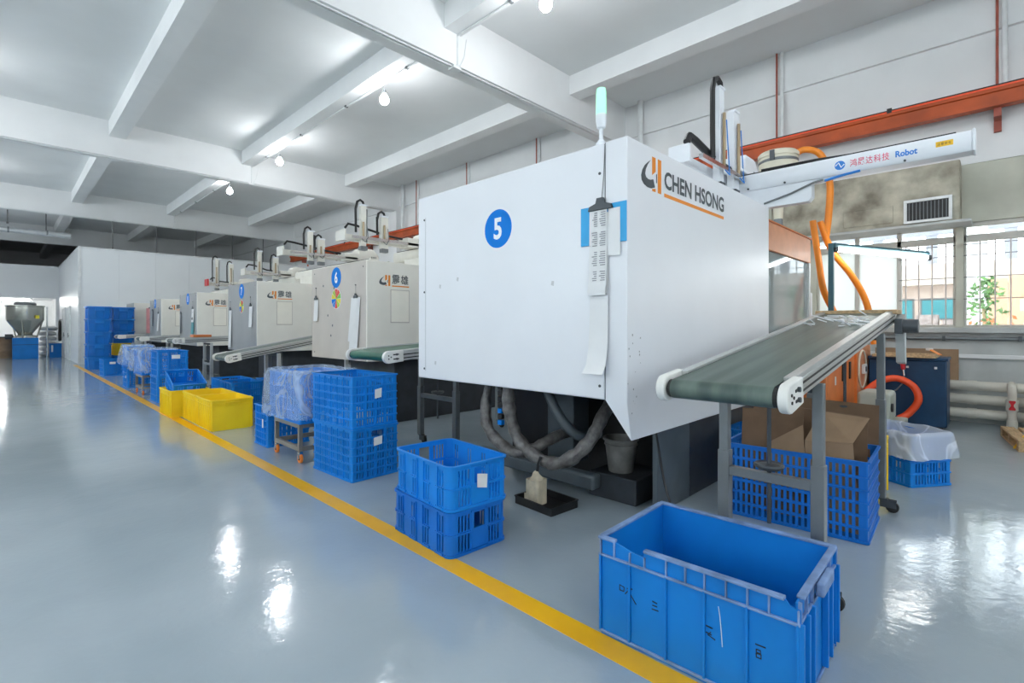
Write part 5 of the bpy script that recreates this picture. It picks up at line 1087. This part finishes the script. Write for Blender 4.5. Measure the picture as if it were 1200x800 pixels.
for k, z in enumerate((0.56, 0.37, 0.17)):
    p = thing('water_pipe', ['uppermost cream water pipe along the foot of the window wall', 'middle cream water pipe along the foot of the window wall', 'lowest cream water pipe along the foot of the window wall'][k], 'pipe')
    part('pipe', MB().cyl((9.60, -5.8, z), (9.60, 5.5, z), 0.066, 18), 'pvc', p, 0, True)
    for y in (-0.9, 0.25, 3.2): part('coupling', MB().cyl((9.60, y, z), (9.60, y + 0.10, z), 0.074, 18), 'pvc', p)
    for y in (-1.9, 1.6, 4.4): part('pipe_bracket', MB().box(9.58, y, z - 0.09, XW, y + 0.04, z - 0.066), 'steel_grey', p)
for k, (y, x) in enumerate(((-0.10, 9.44), (-0.27, 9.40))):
    p = thing('valve_pipe', ['cream riser pipe with red valve handle in front of the wall pipes', 'second cream riser pipe with red valve, nearer the wooden pallet'][k], 'pipe', (x, y, 0))
    part('riser', MB().cyl((0, 0, 0.12 if k == 0 else 0.10), (0, 0, 0.52 - 0.1 * k), 0.045, 16), 'pvc', p, 0, True); part('elbow', MB().tube([(0, 0, 0.50 - 0.1 * k), (0.01, 0, 0.57 - 0.1 * k), (0.07, 0, 0.60 - 0.1 * k), (0.11, 0, 0.60 - 0.1 * k)], 0.050, 12), 'pvc', p, 0, True)
    part('valve_body', MB().cyl((0, 0, 0.27 - 0.1 * k), (0, 0, 0.42 - 0.1 * k), 0.062, 16), 'pvc', p); part('foot', MB().cyl((0, 0, 0.0), (0, 0, 0.14), 0.055, 16), 'pvc', p)
    zv = 0.35 - 0.1 * k
    part('valve_stem', MB().cyl((-0.095, 0, zv), (-0.05, 0, zv), 0.014, 10), 'red', p)
    part('valve_handle', MB().prism([(-0.030, -0.062), (0.030, -0.062), (0.034, -0.045), (0.014, -0.012), (0.014, 0.012), (0.034, 0.045), (0.030, 0.062), (-0.030, 0.062), (-0.034, 0.045), (-0.014, 0.012), (-0.014, -0.012), (-0.034, -0.045)], lambda a, b, c: (-0.095 - c, a, zv + b), 0.018), 'red', p, 0.004)
wp_ = thing('wall_conduit', 'dark grey conduit pipe under the window sill', 'conduit'); part('pipe', MB().cyl((XW - 0.05, YB, 1.22), (XW - 0.05, 5.8, 1.22), 0.026, 12), 'steel_grey', wp_, 0, True)
for y in (-2.2, -0.2, 0.6, 2.4): part('clip', MB().box(XW - 0.085, y, 1.185, XW, y + 0.035, 1.255), 'steel_dark', wp_)
pa = thing('wooden_pallet', 'weathered wooden pallet by the wall pipes', 'pallet', (8.05, -1.05, 0), math.radians(8))
for k in range(6): part('plank', MB().box(0, 0.16 * k, 0.10, 1.05, 0.16 * k + 0.125, 0.122), 'wood', pa, 0.003)
for x in (0.0, 0.48, 0.95):
    part('bearer', MB().box(x, 0, 0.08, x + 0.10, 0.925, 0.10), 'wood', pa)
    for y in (0.0, 0.41, 0.825): part('block', MB().box(x, y, 0.02, x + 0.10, y + 0.10, 0.08), 'wood', pa)
for y in (0.0, 0.41, 0.825): part('skid', MB().box(0, y, 0.0, 1.05, y + 0.10, 0.02), 'wood', pa)
hose('yellow_rope', [(8.02, -0.10, 0.02), (8.3, -0.2, 0.14), (8.6, -0.3, 0.135), (9.0, -0.4, 0.135)], 0.010, 'sticker_yellow', 'yellow cord trailing over the wooden pallet', 8)

# ================================================================== MIXING CORNER, FAR LEFT
mx = thing('material_mixer', 'stainless cone mixer on a blue base at the far end of the aisle', 'mixer', (0.72, 30.0, 0))
part('base_box', MB().box(-0.40, -0.35, 0, 0.40, 0.45, 0.90), 'bin_blue', mx, 0.01); part('base_line', MB().box(-0.402, -0.355, 0.60, 0.402, -0.35, 0.62), 'tank_blue', mx)
part('drum', MB().lathe([(0.0, 1.02), (0.22, 1.02), (0.24, 1.08), (0.58, 1.62), (0.60, 1.68), (0.60, 2.22), (0.63, 2.24), (0.63, 2.28), (0, 2.30)], n=36), 'stainless', mx, 0, True)
part('drum_lid', MB().lathe([(0.35, 2.29), (0.35, 2.38), (0.30, 2.42), (0, 2.42)], n=24), 'steel_grey', mx, 0, True)
part('stand_ring', MB().lathe([(0.36, 0.92), (0.40, 0.92), (0.40, 1.0), (0.24, 1.03)], n=24), 'stainless', mx)
for k in range(3):
    a = 2 * PI * k / 3 + 0.3; part('stand_leg', MB().cyl((0.38 * math.cos(a), 0.38 * math.sin(a), 0.90), (0.58 * math.cos(a), 0.58 * math.sin(a), 1.66), 0.028, 10), 'stainless', mx)
part('frame_post', MB().cyl((0.68, -0.1, 0), (0.68, -0.1, 2.24), 0.03, 12), 'chrome', mx); part('mixer_label', MB().box(0.30, -0.565, 1.72, 0.42, -0.55, 1.86), 'wheel_yellow', mx); part('motor', MB().cyl((-0.62, 0.1, 0.95), (-0.38, 0.1, 0.95), 0.11, 16), 'steel_dark', mx)
for k in range(6):
    V = []
    for j in range(9):
        for i in range(20):
            a = 2 * PI * i / 20; ph = -PI / 2 + PI * j / 8; c_, s_ = math.cos(a), math.sin(a); f = lambda q: math.copysign(abs(q) ** 0.55, q)
            V.append((0.30 * f(c_) * max(0.02, math.cos(ph)) ** 0.4, 0.42 * f(s_) * max(0.02, math.cos(ph)) ** 0.4, 0.11 + 0.11 * math.sin(ph)))
    F = [(j * 20 + i, j * 20 + (i + 1) % 20, (j + 1) * 20 + (i + 1) % 20, (j + 1) * 20 + i) for j in range(8) for i in range(20)]
    s_k = thing('material_sack', 'white material sack, %s in the pile beside the mixer' % ('bottom', 'second', 'third', 'fourth', 'fifth', 'topmost')[k], 'sack', (1.50 + 0.03 * (k % 2), 31.9, 0.235 * k), 0.1 * (k % 3), 'white sacks by the mixer')
    part('sack_body', MB().add(V, F), 'sack_white', s_k, 0, True)
    part('sack_seam', MB().box(-0.26, -0.455, 0.10, 0.26, -0.415, 0.115), 'paper', s_k)
bx2 = open_bin('storage_bin', 0.40, 0.5, 0.62, 'bin_blue', 'tall blue bin with a white card by the side partition door', (0.03, 0.5, 0.97), (0.5,)); bx2.location = (1.50, 30.2, 0); card(bx2, 0.08, 0.40, 0.06, 0.3, -0.008)
bh = thing('black_coat', 'black coat hanging from a hook on the side partition', 'coat', (1.945, 31.2, 0))
part('coat_body', MB().prism([(-0.18, 0.72), (0.20, 0.70), (0.22, 1.1), (0.16, 1.55), (0.05, 1.68), (-0.06, 1.68), (-0.16, 1.5), (-0.21, 1.1)], lambda a, b, c: (-c, a, b), 0.10), 'black', bh, 0.03, seg=3); part('hook', MB().cyl((-0.05, 0, 1.70), (0.03, 0, 1.71), 0.015, 8), 'steel_grey', bh)
dm = thing('waste_drum', 'brown drum standing behind the blue mixer base', 'drum', (0.10, 30.9, 0)); part('drum_body', MB().lathe([(0, 0), (0.26, 0), (0.27, 0.03), (0.26, 0.3), (0.27, 0.32), (0.26, 0.34), (0.26, 0.62), (0.27, 0.64), (0.26, 0.66), (0.26, 0.90), (0.27, 0.92), (0, 0.92)], n=24), 'cardboard', dm, 0, True); part('lid', MB().lathe([(0.28, 0.90), (0.28, 0.94), (0, 0.95)], n=24), 'steel_dark', dm)
bz = open_bin('storage_bin', 0.5, 0.5, 0.42, 'bin_blue', 'blue bin on the floor beyond the mixer base', (0.03, 0.97), (0.5,)); bz.location = (-0.75, 31.2, 0)
bz2 = dup(bz, (-0.72, 31.2, 0.425), 0, 'blue bin stacked on another beyond the mixer base'); bz3 = dup(bz, (-0.70, 31.2, 0.85), 0, 'topmost blue bin beyond the mixer base')
